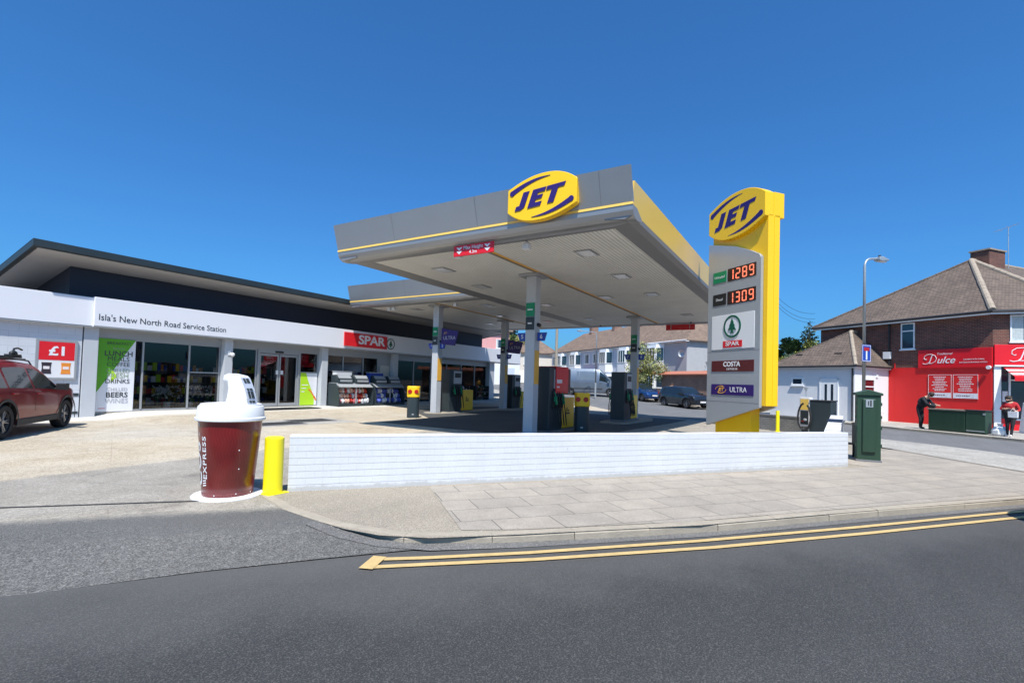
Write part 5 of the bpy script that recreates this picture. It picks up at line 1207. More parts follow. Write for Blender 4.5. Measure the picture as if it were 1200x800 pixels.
ad_ = thing('pavement_sign', 'white and pink pavement sign in front of the corner shop entrance', 'sign', tuple(ST(12.75, 29.0)), ROT_B - R(30))
MB().prism([(-.28, 0), (.28, 0), (.05, 1.35), (-.05, 1.35)], -.3, .3, 'x').build('board', 'petal', ad_, .01); MB().box(-.26, .26, -.20, -.16, .15, .55).build('pink_panel', 'bag_pink', ad_)

# ------------------------------------------------------------------ cars
def lerp_tab(tab, x):
    if x <= tab[0][0]: return tab[0][1]
    for (a, va), (b, vb) in zip(tab, tab[1:]):
        if x <= b: k = (x - a) / (b - a); return va + (vb - va) * k
    return tab[-1][1]
def smooth_tab(tab, x, d=.07): return sum(lerp_tab(tab, x + d * k) for k in (-1, -.5, 0, .5, 1)) / 5
SUVT = dict(L=4.5, W=.935, r=.36, fa=1.42, ra=-1.28, belt=[(-2.2, 1.06), (-1.2, 1.03), (.6, .98), (2.2, .92)], zb=.24,
    top=[(-2.25, .70), (-2.22, 1.02), (-2.12, 1.18), (-1.86, 1.55), (-1.5, 1.63), (-.5, 1.67), (.20, 1.62), (.55, 1.48), (1.12, 1.08), (1.75, 1.02), (2.08, .92), (2.22, .74), (2.25, .55)],
    side=[(-1.86, -1.20, -1.72, -1.22), (-1.12, -.18, -1.14, -.22), (-.10, .98, -.14, .98)], ws=(.27, 1.04), rw=(-2.10, -1.88), roof=(-1.75, .20))
HATCH = dict(L=4.1, W=.87, r=.32, fa=1.30, ra=-1.24, belt=[(-2.05, 1.0), (-1.0, .96), (.6, .90), (2.05, .78)], zb=.20,
    top=[(-2.05, .6), (-2.02, .95), (-1.9, 1.12), (-1.55, 1.42), (-1.0, 1.50), (-.2, 1.51), (.15, 1.46), (.55, 1.28), (1.10, .96), (1.65, .84), (1.92, .72), (2.03, .58), (2.05, .42)],
    side=[(-1.60, -1.15, -1.42, -1.12), (-1.07, -.22, -1.05, -.22), (-.14, .90, -.16, .90)], ws=(.22, 1.0), rw=(-1.86, -1.60), roof=(-1.4, .1))
VAN = dict(L=5.9, W=1.0, r=.35, fa=2.02, ra=-1.75, belt=[(-2.95, 1.35), (1.2, 1.35), (2.0, 1.22), (2.9, 1.0)], zb=.28,
    top=[(-2.95, 2.3), (-2.92, 2.50), (-2.75, 2.58), (.6, 2.62), (1.05, 2.52), (1.4, 2.25), (2.15, 1.42), (2.5, 1.26), (2.8, 1.10), (2.93, .85), (2.96, .5)],
    side=[(1.0, 1.98, 1.05, 1.98)], ws=(1.28, 2.08), rw=None, roof=(-2.6, .6))
def car(name, lab, K, paint, loc_, rz, glass='car_glass', cladding=True, cat='car', group='parked cars', rails=False, detail=True):
    c = thing(name, lab, cat, loc_, rz, group); L, W, r = K['L'], K['W'], K['r']; h = L / 2
    def sec(x):
        zt = smooth_tab(K['top'], x); zb = K['zb'] + .10 * max(0, (abs(x) - h + .45) / .45) ** 2
        e = max(0, (abs(x) - h + .75) / .75); w_ = W * (1 - .20 * e ** 2.2)
        bl = min(lerp_tab(K['belt'], x), zt - .07); dz = zt - bl
        van = K is VAN
        wr = w_ * .965 - (.10 if van else .36) * max(0, dz - .07)
        rnd = min(.10, dz * .5)
        return [(w_ * .86, zb), (w_ * .965, zb + .07), (w_ * 1.0, .55), (w_ * .985, max(.60, bl - .12)), (w_ * .965, bl), (wr, zt - rnd), (wr - rnd * .55, zt - rnd * .35), (wr - .22, zt - rnd * .02), (0, zt + .012)]
    n = 64; xs = [-h + L * (.5 - .5 * math.cos(math.pi * i / n)) * 1.0 for i in range(n + 1)]
    xs = [(-h + L * i / n) * .65 + x * .35 for i, x in enumerate(xs)]
    vs = []; rings = []
    for x in xs:
        s_ = sec(x); ring = [(x, y, z) for y, z in s_] + [(x, -y, z) for y, z in reversed(s_[:-1])]; rings.append(len(ring)); vs += ring
    m_ = rings[0]; fs = [(i * m_ + k, i * m_ + (k + 1) % m_, (i + 1) * m_ + (k + 1) % m_, (i + 1) * m_ + k) for i in range(n) for k in range(m_)]
    fs += [tuple(range(m_)), tuple(range(n * m_ + m_ - 1, n * m_ - 1, -1))]
    mb = MB(); mb.add(vs, fs); body = mb.build('body', [paint, 'black'], c, smooth=True)
    cut = MB()
    for a in (K['fa'], K['ra']):
        for sg in (1, -1): cut.cyl((a, sg * (W - .30), r), (a, sg * (W + .2), r), r + .065, n=28, m=1)
    co = cut.build('cutter', [paint, 'black'], None); 
    bo_ = body.modifiers.new('b', 'BOOLEAN'); bo_.operation = 'DIFFERENCE'; bo_.object = co; bo_.solver = 'EXACT'
    co.matrix_world = Matrix.Identity(4); body.parent = None; bpy.context.view_layer.update()
    dg = bpy.context.evaluated_depsgraph_get(); me = bpy.data.meshes.new_from_object(body.evaluated_get(dg)); body.modifiers.clear(); body.data = me
    bpy.data.objects.remove(co); body.parent = c
    try: me.set_sharp_from_angle(angle=R(42))
    except Exception: pass
    # glass patches follow the body surface
    def side_pt(x, k, sg, off=.004):
        s_ = sec(x); (y0, z0), (y1, z1) = s_[4], s_[5]; y = y0 + (y1 - y0) * k; z = z0 + (z1 - z0) * k; return (x, sg * (y + off), z)
    for i, (xb0, xb1, xt0, xt1) in enumerate(K['side']):
        for sg in (1, -1):
            g = MB(); N, Mh = 10, 5; P_ = []
            for b in range(Mh + 1):
                k = .07 + .83 * b / Mh; x0, x1 = xb0 + (xt0 - xb0) * b / Mh, xb1 + (xt1 - xb1) * b / Mh
                P_ += [side_pt(x0 + (x1 - x0) * a / N, k, sg) for a in range(N + 1)]
            g.add(P_, [(b * (N + 1) + a, b * (N + 1) + a + 1, (b + 1) * (N + 1) + a + 1, (b + 1) * (N + 1) + a) for a in range(N) for b in range(Mh)])
            g.build('side_window', 'house_glass' if glass == 'dark' else 'car_dark_glass', c, smooth=True)
    def top_patch(nm, a, b, m):
        g = MB(); N, Mh = 8, 8; P_ = []
        for i in range(N + 1):
            x = a + (b - a) * i / N; s_ = sec(x); wr = s_[6][0] - .03; zt = s_[7][1]
            for j in range(Mh + 1): y = -wr + 2 * wr * j / Mh; P_.append((x + .003, y, zt + .012 - .02 * abs(y / wr) ** 4 + .002))
        g.add(P_, [(i * (Mh + 1) + j, i * (Mh + 1) + j + 1, (i + 1) * (Mh + 1) + j + 1, (i + 1) * (Mh + 1) + j) for i in range(N) for j in range(Mh)])
        return g.build(nm, m, c, smooth=True)
    top_patch('windscreen', *K['ws'], 'car_dark_glass')
    if K['rw']: top_patch('rear_window', *K['rw'], 'car_dark_glass')
    if K is VAN:
        for sg in (1, -1):
            for xa, xb in ((-2.6, -.95), (-.85, .75)):
                g = MB(); g.add([side_pt(xa, .12, sg, .006), side_pt(xb, .12, sg, .006), side_pt(xb, .82, sg, .006), side_pt(xa, .82, sg, .006)], [(0, 1, 2, 3)]); g.build('side_panel', 'paint_grey', c)
            MB().box(-2.5, 1.3, sg * W * .99, sg * (W + .02), .62, .72).build('rub_strip', 'plastic_dark', c)
    # wheels
    for a in (K['fa'], K['ra']):
        for sg in (1, -1):
            y = sg * (W - .13)
            wv = MB().lathe([(r * .66, -.11), (r * .93, -.11), (r, -.07), (r, .07), (r * .93, .11), (r * .66, .11), (r * .66, -.11)], 36, axis='y', c=(a, y, r), cap=False).build('wheel', 'rubber', c, smooth=True)
            rm = MB(); rm.lathe([(r * .67, -.02), (r * .67, .075), (r * .62, .075), (r * .60, .0)], 30, axis='y', c=(a, y, r)) if sg > 0 else rm.lathe([(r * .67, .02), (r * .67, -.075), (r * .62, -.075), (r * .60, .0)], 30, axis='y', c=(a, y, r))
            rm.lathe([(.05, 0), (.05, sg * .085), (0, sg * .09)], 12, axis='y', c=(a, y, r))
            for k in range(10 if detail else 5):
                an = 2 * math.pi * (k // 2) / 5 + (.16 if k % 2 else -.16); d = Vector((math.cos(an), 0, math.sin(an)))
                rm.cyl((a + d.x * .04, y + sg * .06, r + d.z * .04), (a + d.x * r * .64, y + sg * .065, r + d.z * r * .64), .016, .02, n=6)
            rm.lathe([(r * .60, -.01), (r * .60, .01)], 24, axis='y', c=(a, y, r), m=1)
            rm.build('rim', ['alloy', 'black'], wv, smooth=True)
            if cladding:
                ar = MB(); n2 = 18; w0 = sec(a)[2][0]
                for k in range(n2):
                    t0, t1 = math.pi * (-.10 + 1.20 * k / n2), math.pi * (-.10 + 1.20 * (k + 1) / n2); ri, ro = r + .060, r + .115
                    q = [(a + q_ * math.cos(t), sg * (w0 + d), r + q_ * math.sin(t)) for t, d in ((t0, 0), (t1, 0)) for q_, d in ((ri, .006), (ro, .006))]
                    ar.add(q, [(0, 1, 3, 2)])
                ar.build('wheel_arch', 'plastic_dark', c)
    for sg in (1, -1):
        if cladding: MB().box(K['ra'] + r + .1, K['fa'] - r - .1, sg * (W * .93), sg * (W * 1.004), K['zb'] + .005, K['zb'] + .15).build('sill_trim', 'plastic_dark', c, .02)
        xh = h - .13; yy = sec(xh - .10)[3][0]; zt = lerp_tab(K['top'], xh - .1)
        MB().box(xh - .34, xh - .02, sg * (yy - .30), sg * (yy - .045), zt - .20, zt - .06).build('headlight', 'lens', c, .03)
        xr = -h + .03; yr_ = sec(xr + .1)[3][0]; MB().box(xr - .01, xr + .16, sg * (yr_ - .16), sg * (yr_ + .002), .95 if K is not VAN else .9, 1.12 if K is not VAN else 1.3).build('tail_light', 'lamp_red', c, .02)
        xm = K['side'][-1][1] - .12; ym = sec(xm)[4][0]; zm = sec(xm)[4][1]
        MB().box(xm - .10, xm + .10, sg * (ym + .03), sg * (ym + .23), zm + .01, zm + .17).cyl((xm, sg * (ym - .02), zm + .03), (xm, sg * (ym + .08), zm + .06), .025, n=8).build('mirror', paint if K is not SUVT or detail is False else 'black', c, .035)
        dl = MB()
        for xd in [q[1] + .04 for q in K['side'][:-1]] + [K['side'][-1][1] - .02]:
            s_ = sec(xd); dl.add([(xd, sg * (s_[4][0] + .002), s_[4][1]), (xd + .010, sg * (s_[4][0] + .002), s_[4][1]), (xd + .01, sg * (s_[3][0] + .002), s_[3][1]), (xd, sg * (s_[3][0] + .002), s_[3][1])], [(0, 1, 2, 3)])
            dl.add([(xd, sg * (s_[3][0] + .002), s_[3][1]), (xd + .010, sg * (s_[3][0] + .002), s_[3][1]), (xd + .01, sg * (s_[2][0] + .002), s_[2][1]), (xd, sg * (s_[2][0] + .002), s_[2][1])], [(0, 1, 2, 3)])
            dl.add([(xd, sg * (s_[2][0] + .002), s_[2][1]), (xd + .010, sg * (s_[2][0] + .002), s_[2][1]), (xd + .01, sg * (s_[1][0] + .002), s_[1][1] + .1), (xd, sg * (s_[1][0] + .002), s_[1][1] + .1)], [(0, 1, 2, 3)])
        dl.build('door_gap', 'black', c)
        for q in K['side'][1:] if K is not VAN else K['side']:
            xh_ = q[0] + .14; s_ = sec(xh_); MB().box(xh_ - .10, xh_ + .10, sg * (s_[3][0] + .0), sg * (s_[3][0] + .035), s_[3][1] + .02, s_[3][1] + .05).build('door_handle', paint, c, .01)
    MB().box(h - .06, h + .005, -.34, .34, .40, .62).build('grille', 'black', c, .02)
    MB().box(h + .0, h + .012, -.26, .26, .44, .55).build('number_plate', 'petal', c)
    MB().box(-h - .01, -h + .02, -.26, .26, .62, .73).build('number_plate', 'fascia_yellow', c)
    if rails:
        rl = MB()
        for sg in (1, -1):
            a, b = K['roof']; s_ = sec((a + b) / 2)[6][0] - .02
            rl.tube([(a - .05, sg * s_, sec(a)[7][1] - .02), (a + .08, sg * s_, sec(a + .1)[7][1] + .055), ((a + b) / 2, sg * s_, sec((a + b) / 2)[7][1] + .055), (b - .02, sg * s_, sec(b)[7][1] + .05), (b + .12, sg * s_, sec(b + .1)[7][1] - .02)], .016, 8)
        rl.build('roof_rail', 'black', c, smooth=True)
    return c, sec
def glassd():
    k = NT('car_dark_glass'); k.b.inputs['Base Color'].default_value = (.012, .018, .02, 1); k.b.inputs['Roughness'].default_value = .04; k.b.inputs['Specular IOR Level'].default_value = .9
glassd()
mat('paint_red', (.20, .003, .007), .3, .0, .04, 2, coat=.45, spec=.25); mat('paint_black', (.016, .019, .025), .25, .3, .04, 2, coat=1.0)
mat('paint_blue', (.012, .05, .17), .25, .4, .04, 2, coat=1.0); mat('paint_silver', (.16, .185, .225), .3, .55, .04, 2, coat=.8); mat('paint_grey', (.22, .26, .30), .3, .5, .04, 2, coat=.8)
# red car: front wheel contact (5.20,17.46), rear (3.36,14.3)
fwp, rwp = Vector((5.22, 17.46, 0)), Vector((3.59, 15.31, 0)); dr_ = (fwp - rwp).normalized(); side_ = Vector((-dr_.y, dr_.x, 0)) * .93
mid = (fwp + rwp) / 2 + side_ - dr_ * .07
rc, rsec = car('parked_car', 'dark red SUV with a roof bike rack parked in front of the white block wall', SUVT, 'paint_red', (mid.x, mid.y, 0), math.atan2(dr_.y, dr_.x), rails=True)
rc.scale = (1.06, 1.06, 1.06)
rk = thing('roof_rack', 'black roof bike carrier clamped on top of the red SUV', 'bike rack', (mid.x, mid.y, 0), math.atan2(dr_.y, dr_.x))
rk.scale = (1.06, 1.06, 1.06)
MB().tube([(-.62, -.62, 1.70), (-.62, .62, 1.70)], .022, 8).tube([(.05, -.62, 1.69), (.05, .62, 1.69)], .022, 8).build('cross_bar', 'black', rk)
MB().box(-1.15, .30, -.46, -.36, 1.72, 1.76).build('wheel_tray', 'black', rk, .01)
MB().tube([(-.1, -.41, 1.76), (.02, -.41, 1.86), (.12, -.38, 1.93), (.32, -.36, 1.955), (.52, -.35, 1.92)], .022, 8).blob((.03, -.41, 1.82), .085, 0, 6, (1.3, .8, .8)).box(-.18, .22, -.48, -.34, 1.75, 1.80).build('clamp_arm', 'black', rk, smooth=True)
# far side street cars
def at_st(s, t): P = ST(s, t); return (P.x, P.y, G(P.x, P.y) - .10)
car('parked_car', 'black SUV parked at the kerb in front of the red brick garden wall', SUVT, 'paint_black', at_st(32.6, 26.45), ROT_A, detail=True)
car('parked_car', 'blue hatchback parked behind the black SUV', HATCH, 'paint_blue', at_st(38.7, 26.7), ROT_A, cladding=False)
car('parked_van', 'long silver panel van parked before the white terraced houses', VAN, 'paint_silver', at_st(43.0, 23.7), R(-72), cat='van', cladding=False)
car('parked_car', 'silver hatchback standing behind the van near the red pump panel', HATCH, 'paint_silver', at_st(54.0, 24.6), ROT_A + R(8), cladding=False)
car('parked_car', 'small red car behind the silver hatchback far along the street', HATCH, 'lamp_red', at_st(47.5, 21.8), ROT_A + R(5), cladding=False)
car('parked_car', 'dark car beyond the shaded pump at the far shop end', HATCH, 'paint_grey', at_st(56, 15.5), ROT_A + R(35), cladding=False)
# unseen van added to throw a shadow on the kerb at the right
P = ST(2.25, 11.55); car('parked_van', 'unseen silver van added at the near kerb for its shadow', VAN, 'paint_silver', (P.x, P.y, -.1), ROT_B, cat='van', cladding=False)

# ------------------------------------------------------------------ people
def person(lab, loc_, rz, J, hair_long=False, top='cloth_black', legs='cloth_black', shoes='paper', h=1.7):
    """J: joints in local metres, facing -y. body is one skinned surface"""
    t = thing('person', lab, 'person', loc_, rz)
    def skin(name, verts, edges, rad, m, parent, root=0, sub=2):
        me = bpy.data.meshes.new(name); me.from_pydata(verts, edges, []); o = bpy.data.objects.new(name, me); COL.objects.link(o)
        md = o.modifiers.new('s', 'SKIN'); md.use_smooth_shade = True
        for i, r_ in enumerate(rad): v = me.skin_vertices[0].data[i]; v.radius = (r_, r_) if not isinstance(r_, tuple) else r_; v.use_root = (i == root)
        sb = o.modifiers.new('u', 'SUBSURF'); sb.levels = sub; sb.render_levels = sub
        bpy.context.view_layer.update(); dg = bpy.context.evaluated_depsgraph_get(); m2 = bpy.data.meshes.new_from_object(o.evaluated_get(dg)); bpy.data.objects.remove(o)
        m2.materials.clear()
        for q in (m if isinstance(m, list) else [m]): m2.materials.append(MATS[q])
        m2.polygons.foreach_set('use_smooth', [True] * len(m2.polygons))
        o = bpy.data.objects.new(name, m2); COL.objects.link(o); o.parent = parent; return o
    P = {k: Vector(v) for k, v in J.items()}
    names = ['pel', 'waist', 'chest', 'neck', 'head0', 'head1', 'shL', 'elL', 'wrL', 'shR', 'elR', 'wrR', 'hipL', 'knL', 'anL', 'toL', 'hipR', 'knR', 'anR', 'toR']
    idx = {n_: i for i, n_ in enumerate(names)}
    ed = [('pel', 'waist'), ('waist', 'chest'), ('chest', 'neck'), ('neck', 'head0'), ('head0', 'head1'), ('chest', 'shL'), ('shL', 'elL'), ('elL', 'wrL'), ('chest', 'shR'), ('shR', 'elR'), ('elR', 'wrR'), ('pel', 'hipL'), ('hipL', 'knL'), ('knL', 'anL'), ('anL', 'toL'), ('pel', 'hipR'), ('hipR', 'knR'), ('knR', 'anR'), ('anR', 'toR')]
    rad = {'pel': .15, 'waist': .135, 'chest': .15, 'neck': .055, 'head0': .085, 'head1': .088, 'shL': .075, 'elL': .05, 'wrL': .032, 'hipL': .10, 'knL': .065, 'anL': .042, 'toL': .04}
    for k in list(rad):
        if k.endswith('L'): rad[k[:-1] + 'R'] = rad[k]
    o = skin('body', [tuple(P[n_]) for n_ in names], [(idx[a], idx[b]) for a, b in ed], [rad[n_] for n_ in names], [top, legs, 'skin', shoes], t)
    # paint clothes by region
    for f in o.data.polygons:
        c = f.center; d = {n_: (c - P[n_]).length for n_ in names}; near = min(d, key=d.get)
        f.material_index = {'neck': 2, 'head0': 2, 'head1': 2, 'wrL': 2, 'wrR': 2, 'pel': 1, 'hipL': 1, 'hipR': 1, 'knL': 1, 'knR': 1, 'anL': 1, 'anR': 1, 'toL': 3, 'toR': 3}.get(near, 0)
    # face: nose; hair; hands
    hd_ = (P['head1'] + P['head0']) / 2; up = (P['head1'] - P['neck']).normalized(); fw_ = Vector(J['face']).normalized(); fw_ = (fw_ - up * fw_.dot(up)).normalized(); rt = fw_.cross(up)
    fc = MB(); fc.blob(hd_ + fw_ * .098 - up * .005, .018, 0, 4, (1, 1, 1.3))
    for sg in (1, -1): fc.blob(hd_ + fw_ * .083 + rt * .034 * sg + up * .028, .010, 1, 4); fc.blob(hd_ + rt * .092 * sg, .022, 0, 4, (1, 1, 1.3))
    fc.blob(hd_ + fw_ * .085 - up * .045, .018, 2, 4, (1, 1, .4)); fc.build('face', ['skin', 'black', 'bag_red'], t, smooth=True)
    hr = MB(); hr.blob(hd_ + up * .035 - fw_ * .022, .112, 0, 10, (1, 1, .98))
    if hair_long: hr.blob(hd_ - fw_ * .075 - up * .10, .085, 0, 8, (.9, .9, 1.6))
    hr.build('hair', 'hair', t, smooth=True)
    for w_, e_ in (('wrL', 'elL'), ('wrR', 'elR')):
        d = (P[w_] - P[e_]).normalized(); a = d.orthogonal().normalized(); b = d.cross(a); base = P[w_]
        vs = [tuple(base), tuple(base + d * .05), tuple(base + d * .085)]; es = [(0, 1), (1, 2)]; rr = [.022, (.034, .018), (.036, .016)]
        for k in range(4):
            off = a * (-.027 + .018 * k); ln = [.062, .072, .068, .052][k]; i = len(vs)
            vs += [tuple(base + d * .09 + off), tuple(base + d * (.09 + ln * .55) + off + b * .008), tuple(base + d * (.09 + ln * .9) + off + b * .026)]; es += [(2, i), (i, i + 1), (i + 1, i + 2)]; rr += [.009, .0085, .007]
        i = len(vs); vs += [tuple(base + d * .04 + a * .035), tuple(base + d * .075 + a * .056 + b * .01), tuple(base + d * .10 + a * .058 + b * .03)]; es += [(1, i), (i, i + 1), (i + 1, i + 2)]; rr += [.011, .010, .008]
        skin('hand', vs, es, rr, 'skin', t, sub=1)
    return t, P
# man in black bending over the long green box (side on, facing right = local +x)
P = ST(15.05, 25.62)
man = person('person in black bending forward over the long green utility box', (P.x, P.y, G2(P)), ROT_A,
    dict(pel=(-.12, 0, .95), waist=(-.10, 0, 1.10), chest=(.06, 0, 1.36), neck=(.20, 0, 1.50), head0=(.30, 0, 1.55), head1=(.37, 0, 1.59), face=(.8, 0, -.8),
         shL=(.10, .18, 1.40), elL=(.28, .20, 1.18), wrL=(.50, .16, 1.12), shR=(.10, -.18, 1.40), elR=(.30, -.22, 1.16), wrR=(.52, -.14, 1.12),
         hipL=(-.12, .10, .88), knL=(-.08, .11, .47), anL=(-.14, .12, .07), toL=(.02, .12, .04), hipR=(-.12, -.10, .88), knR=(-.03, -.11, .47), anR=(-.05, -.12, .07), toR=(.11, -.12, .04)), shoes='cloth_black')
cl = MB(); cl.blob((.02, 0, 1.22), .21, 0, 10, (.95, 1.05, 1.15), .03).blob((.42, 0, 1.10), .12, 0, 8, (1.2, 1.3, .7), .06).build('jacket', 'cloth_black', man[0], smooth=True)
P = ST(14.62, 25.5); bgm = thing('shoulder_bag', 'dark bag resting on the green box under the bending person', 'bag', (P.x, P.y, G2(P) + .98), ROT_A)
MB().blob((0, 0, .10), .15, 0, 8, (1.2, .8, .7), .05).build('bag_body', 'cloth_black', bgm, smooth=True); MB().tube([(-.12, 0, .15), (-.06, 0, .26), (.06, 0, .26), (.12, 0, .15)], .012, 6).build('strap', 'cloth_black', bgm)
# woman walking towards us with a bag, looking down
P = ST(11.85, 25.5)
wo = person('person in red top and black trousers walking past the shop holding a pale bag', (P.x, P.y, G2(P)), ROT_A + R(10),
    dict(pel=(0, 0, .88), waist=(0, 0, 1.02), chest=(0, 0, 1.24), neck=(-.03, -.02, 1.40), head0=(-.05, -.05, 1.47), head1=(-.05, -.05, 1.54), face=(-.3, -.9, -.4),
         shL=(-.17, 0, 1.31), elL=(-.28, -.04, 1.08), wrL=(-.10, -.22, 1.12), shR=(.17, 0, 1.31), elR=(.27, -.02, 1.07), wrR=(.16, -.20, 1.00),
         hipL=(-.09, 0, .82), knL=(-.08, -.05, .44), anL=(-.10, .02, .07), toL=(-.12, -.12, .04), hipR=(.09, 0, .82), knR=(.08, -.10, .45), anR=(.06, -.16, .08), toR=(.07, -.30, .04)), True, top='cloth_red')
MB().blob((-.04, -.01, .98), .22, 0, 10, (1, .72, 1.0), .03).blob((0, 0, .80), .20, 0, 8, (1, .75, 1.1), .03).build('tunic', 'cloth_black', wo[0], smooth=True)
MB().blob((-.05, .0, 1.22), .205, 0, 10, (1.0, .68, .75), .03).build('jacket', 'cloth_red', wo[0], smooth=True)
hb = thing('carrier_bag', 'pale pink carrier bag held by the walking person', 'bag', tuple(ST(11.85, 25.5) + Vector((0, 0, G2(P))) - U * .20 - V * .26), ROT_A)
MB().prism([(-.14, .78), (.14, .78), (.15, 1.02), (-.15, 1.02)], -.04, .04, 'y').tube([(-.08, 0, 1.02), (-.03, 0, 1.12), (.03, 0, 1.12), (.08, 0, 1.02)], .008, 5).build('bag_body', 'petal', hb)
# person in yellow on the far footway
P = ST(36.3, 28.2)
person('person in a yellow top on the far footway beyond the black SUV', (P.x, P.y, G2(P)), ROT_A + R(60),
    dict(pel=(0, 0, .9), waist=(0, 0, 1.05), chest=(0, 0, 1.28), neck=(0, -.02, 1.45), head0=(0, -.04, 1.53), head1=(0, -.04, 1.60), face=(0, -1, 0), shL=(-.18, 0, 1.36), elL=(-.27, -.1, 1.12), wrL=(-.2, -.32, 1.1), shR=(.18, 0, 1.36), elR=(.27, -.1, 1.12), wrR=(.2, -.32, 1.1),
         hipL=(-.1, 0, .85), knL=(-.1, -.03, .46), anL=(-.1, .02, .07), toL=(-.1, -.12, .04), hipR=(.1, 0, .85), knR=(.1, -.06, .46), anR=(.1, -.04, .07), toR=(.1, -.18, .04)), top='cloth_yellow')

# ------------------------------------------------------------------ terraces across the side street
def bay(parent, xc, w_, d, z0, z1, mw, tri=True, pane='house_glass'):
    """canted bay: cladding body with glazed bands"""
    a = w_ / 2; b = a * .62
    pts = [(xc - a, 0), (xc - b, -d), (xc + b, -d), (xc + a, 0)]
    MB().prism(pts, z0, z1, 'z').build('bay', mw, parent)
    return pts
def baywin(parent, xc, w_, d, z0, z1):
    a = w_ / 2; b = a * .62; segs = [((xc - a, 0), (xc - b, -d)), ((xc - b, -d), (xc + b, -d)), ((xc + b, -d), (xc + a, 0))]
    for k, (p, q) in enumerate(segs):
        L = math.hypot(q[0] - p[0], q[1] - p[1]); e = bpy.data.objects.new('bay_side', None); COL.objects.link(e); e.parent = parent
        e.location = (p[0], p[1], 0); e.rotation_euler = (0, 0, math.atan2(q[1] - p[1], q[0] - p[0]))
        window(e, .05, L - .05, z0, z1, -.03, 3 if k == 1 else 1, None, curt=False, sill=False, w_=.07)
EH = 5.75
def terrace(lab, s, t0, wd, wallm, baym, porch, first=False, last=False, mirror=False, bayc=None, dz=0):
    """one house, local x 0..wd rightwards (towards us), fronts on t0"""
    P = ST(s, t0); z = .65; h = thing('terraced_house', lab, 'house', (P.x, P.y, z), ROT_A, 'terraced houses across the side street')
    MB().box(0, wd, 0, 8, -1.2, EH).build('wall', wallm, h)
    ez = EH; rz_ = 9.0; xl = -.02 if not first else -.3; xr = wd + .02 if not last else wd + .35
    rx0 = xl if not first else 3.4; rx1 = xr if not last else wd - 3.2
    F = [[(xl, -.35, ez), (xr, -.35, ez), (rx1, 4, rz_), (rx0, 4, rz_)], [(xr, 8.3, ez), (xl, 8.3, ez), (rx0, 4, rz_), (rx1, 4, rz_)]]
    if last: F.append([(xr, -.35, ez), (xr, 8.3, ez), (rx1, 4, rz_)])
    if first: F.append([(xl, 8.3, ez), (xl, -.35, ez), (rx0, 4, rz_)])
    rf = roof_poly('roof', h, F, 'tile_roof_warm')
    if not last: MB().box(wd - .35, wd + .35, 3.4, 4.6, rz_ - .5, rz_ + .95).cyl((wd - .12, 4, rz_ + .95), (wd - .12, 4, rz_ + 1.2), .1, n=10).cyl((wd + .14, 4, rz_ + .95), (wd + .14, 4, rz_ + 1.2), .1, n=10).build('chimney', 'brick_brown', rf)
    MB().tube([(xl, -.42, ez - .03), (xr, -.42, ez - .03)], .06, 6).build('gutter', 'upvc' if last else 'gutter', h)
    MB().box(xl, xr, -.36, -.02, ez - .16, ez - .10).build('soffit', 'upvc', h)
    bc = bayc if bayc else (wd * .35 if mirror else wd * .65); x2 = wd * .82 if mirror else wd * .18
    bay(h, bc, 2.7, .75, -.6, 2.2, baym); bay(h, bc, 2.75, .80, 2.55, 3.55, baym) if True else None
    bay(h, bc, 2.66, .72, 2.2, 2.55, wallm); bay(h, bc, 2.6, .70, 3.55, 5.55, 'upvc')
    baywin(h, bc, 2.7, .76, 3.65, 5.2); baywin(h, bc, 2.7, .76, .75, 2.1)
    window(h, x2 - .75, x2 + .75, 3.8, 5.15, -.02, 2, None, curt=True)
    dr2 = MB().box(x2 - .45, x2 + .45, -.06, .02, -.05, 2.05).build('door', 'upvc' if not last else 'red_dark', h); MB().box(x2 - .2, x2 + .2, -.07, -.06, 1.1, 1.8).build('door_glass', 'house_glass', dr2)
    if porch: MB().prism([(0, 2.85), (-1.15, 2.35), (-1.15, 2.25), (0, 2.72)], x2 - 1.2, x2 + 1.3, 'x').build('porch_roof', porch, h); MB().box(x2 - 1.15, x2 - 1.05, -1.05, -.95, 0, 2.3).box(x2 + 1.15, x2 + 1.25, -1.05, -.95, 0, 2.3).build('porch_post', 'upvc', h)
    return h
mat('porch_tile', (.33, .085, .07), .8, 0, .15, 4)
T0 = 34.0
hs = [(74.5, 'white_render', 'white_paint', 'porch_tile', 'far left white terraced house at the left hip of the long roof'),
      (67.9, 'blue_render', 'white_paint', 'porch_tile', 'pale blue terraced house with white canted bay left of the van'),
      (61.3, 'blue_render', 'white_render', 'porch_tile', 'pale terraced house with a white bay directly above the silver van'),
      (54.7, 'white_render', 'white_render', 'porch_tile', 'white terraced house behind the street lamp with pink porch roof'),
      (48.1, 'grey_render', 'cream_render', 'terracotta', 'grey end terraced house with a cream bay beside the red garden wall')]
for i, (s, wm, bm_, po, lab) in enumerate(hs):
    terrace(lab, s, T0, 6.6, wm, bm_, po, first=(i == 0), last=(i == len(hs) - 1), mirror=(i % 2 == 1), bayc=(1.6 if i == 4 else None), dz=(0 if i < 4 else .0))
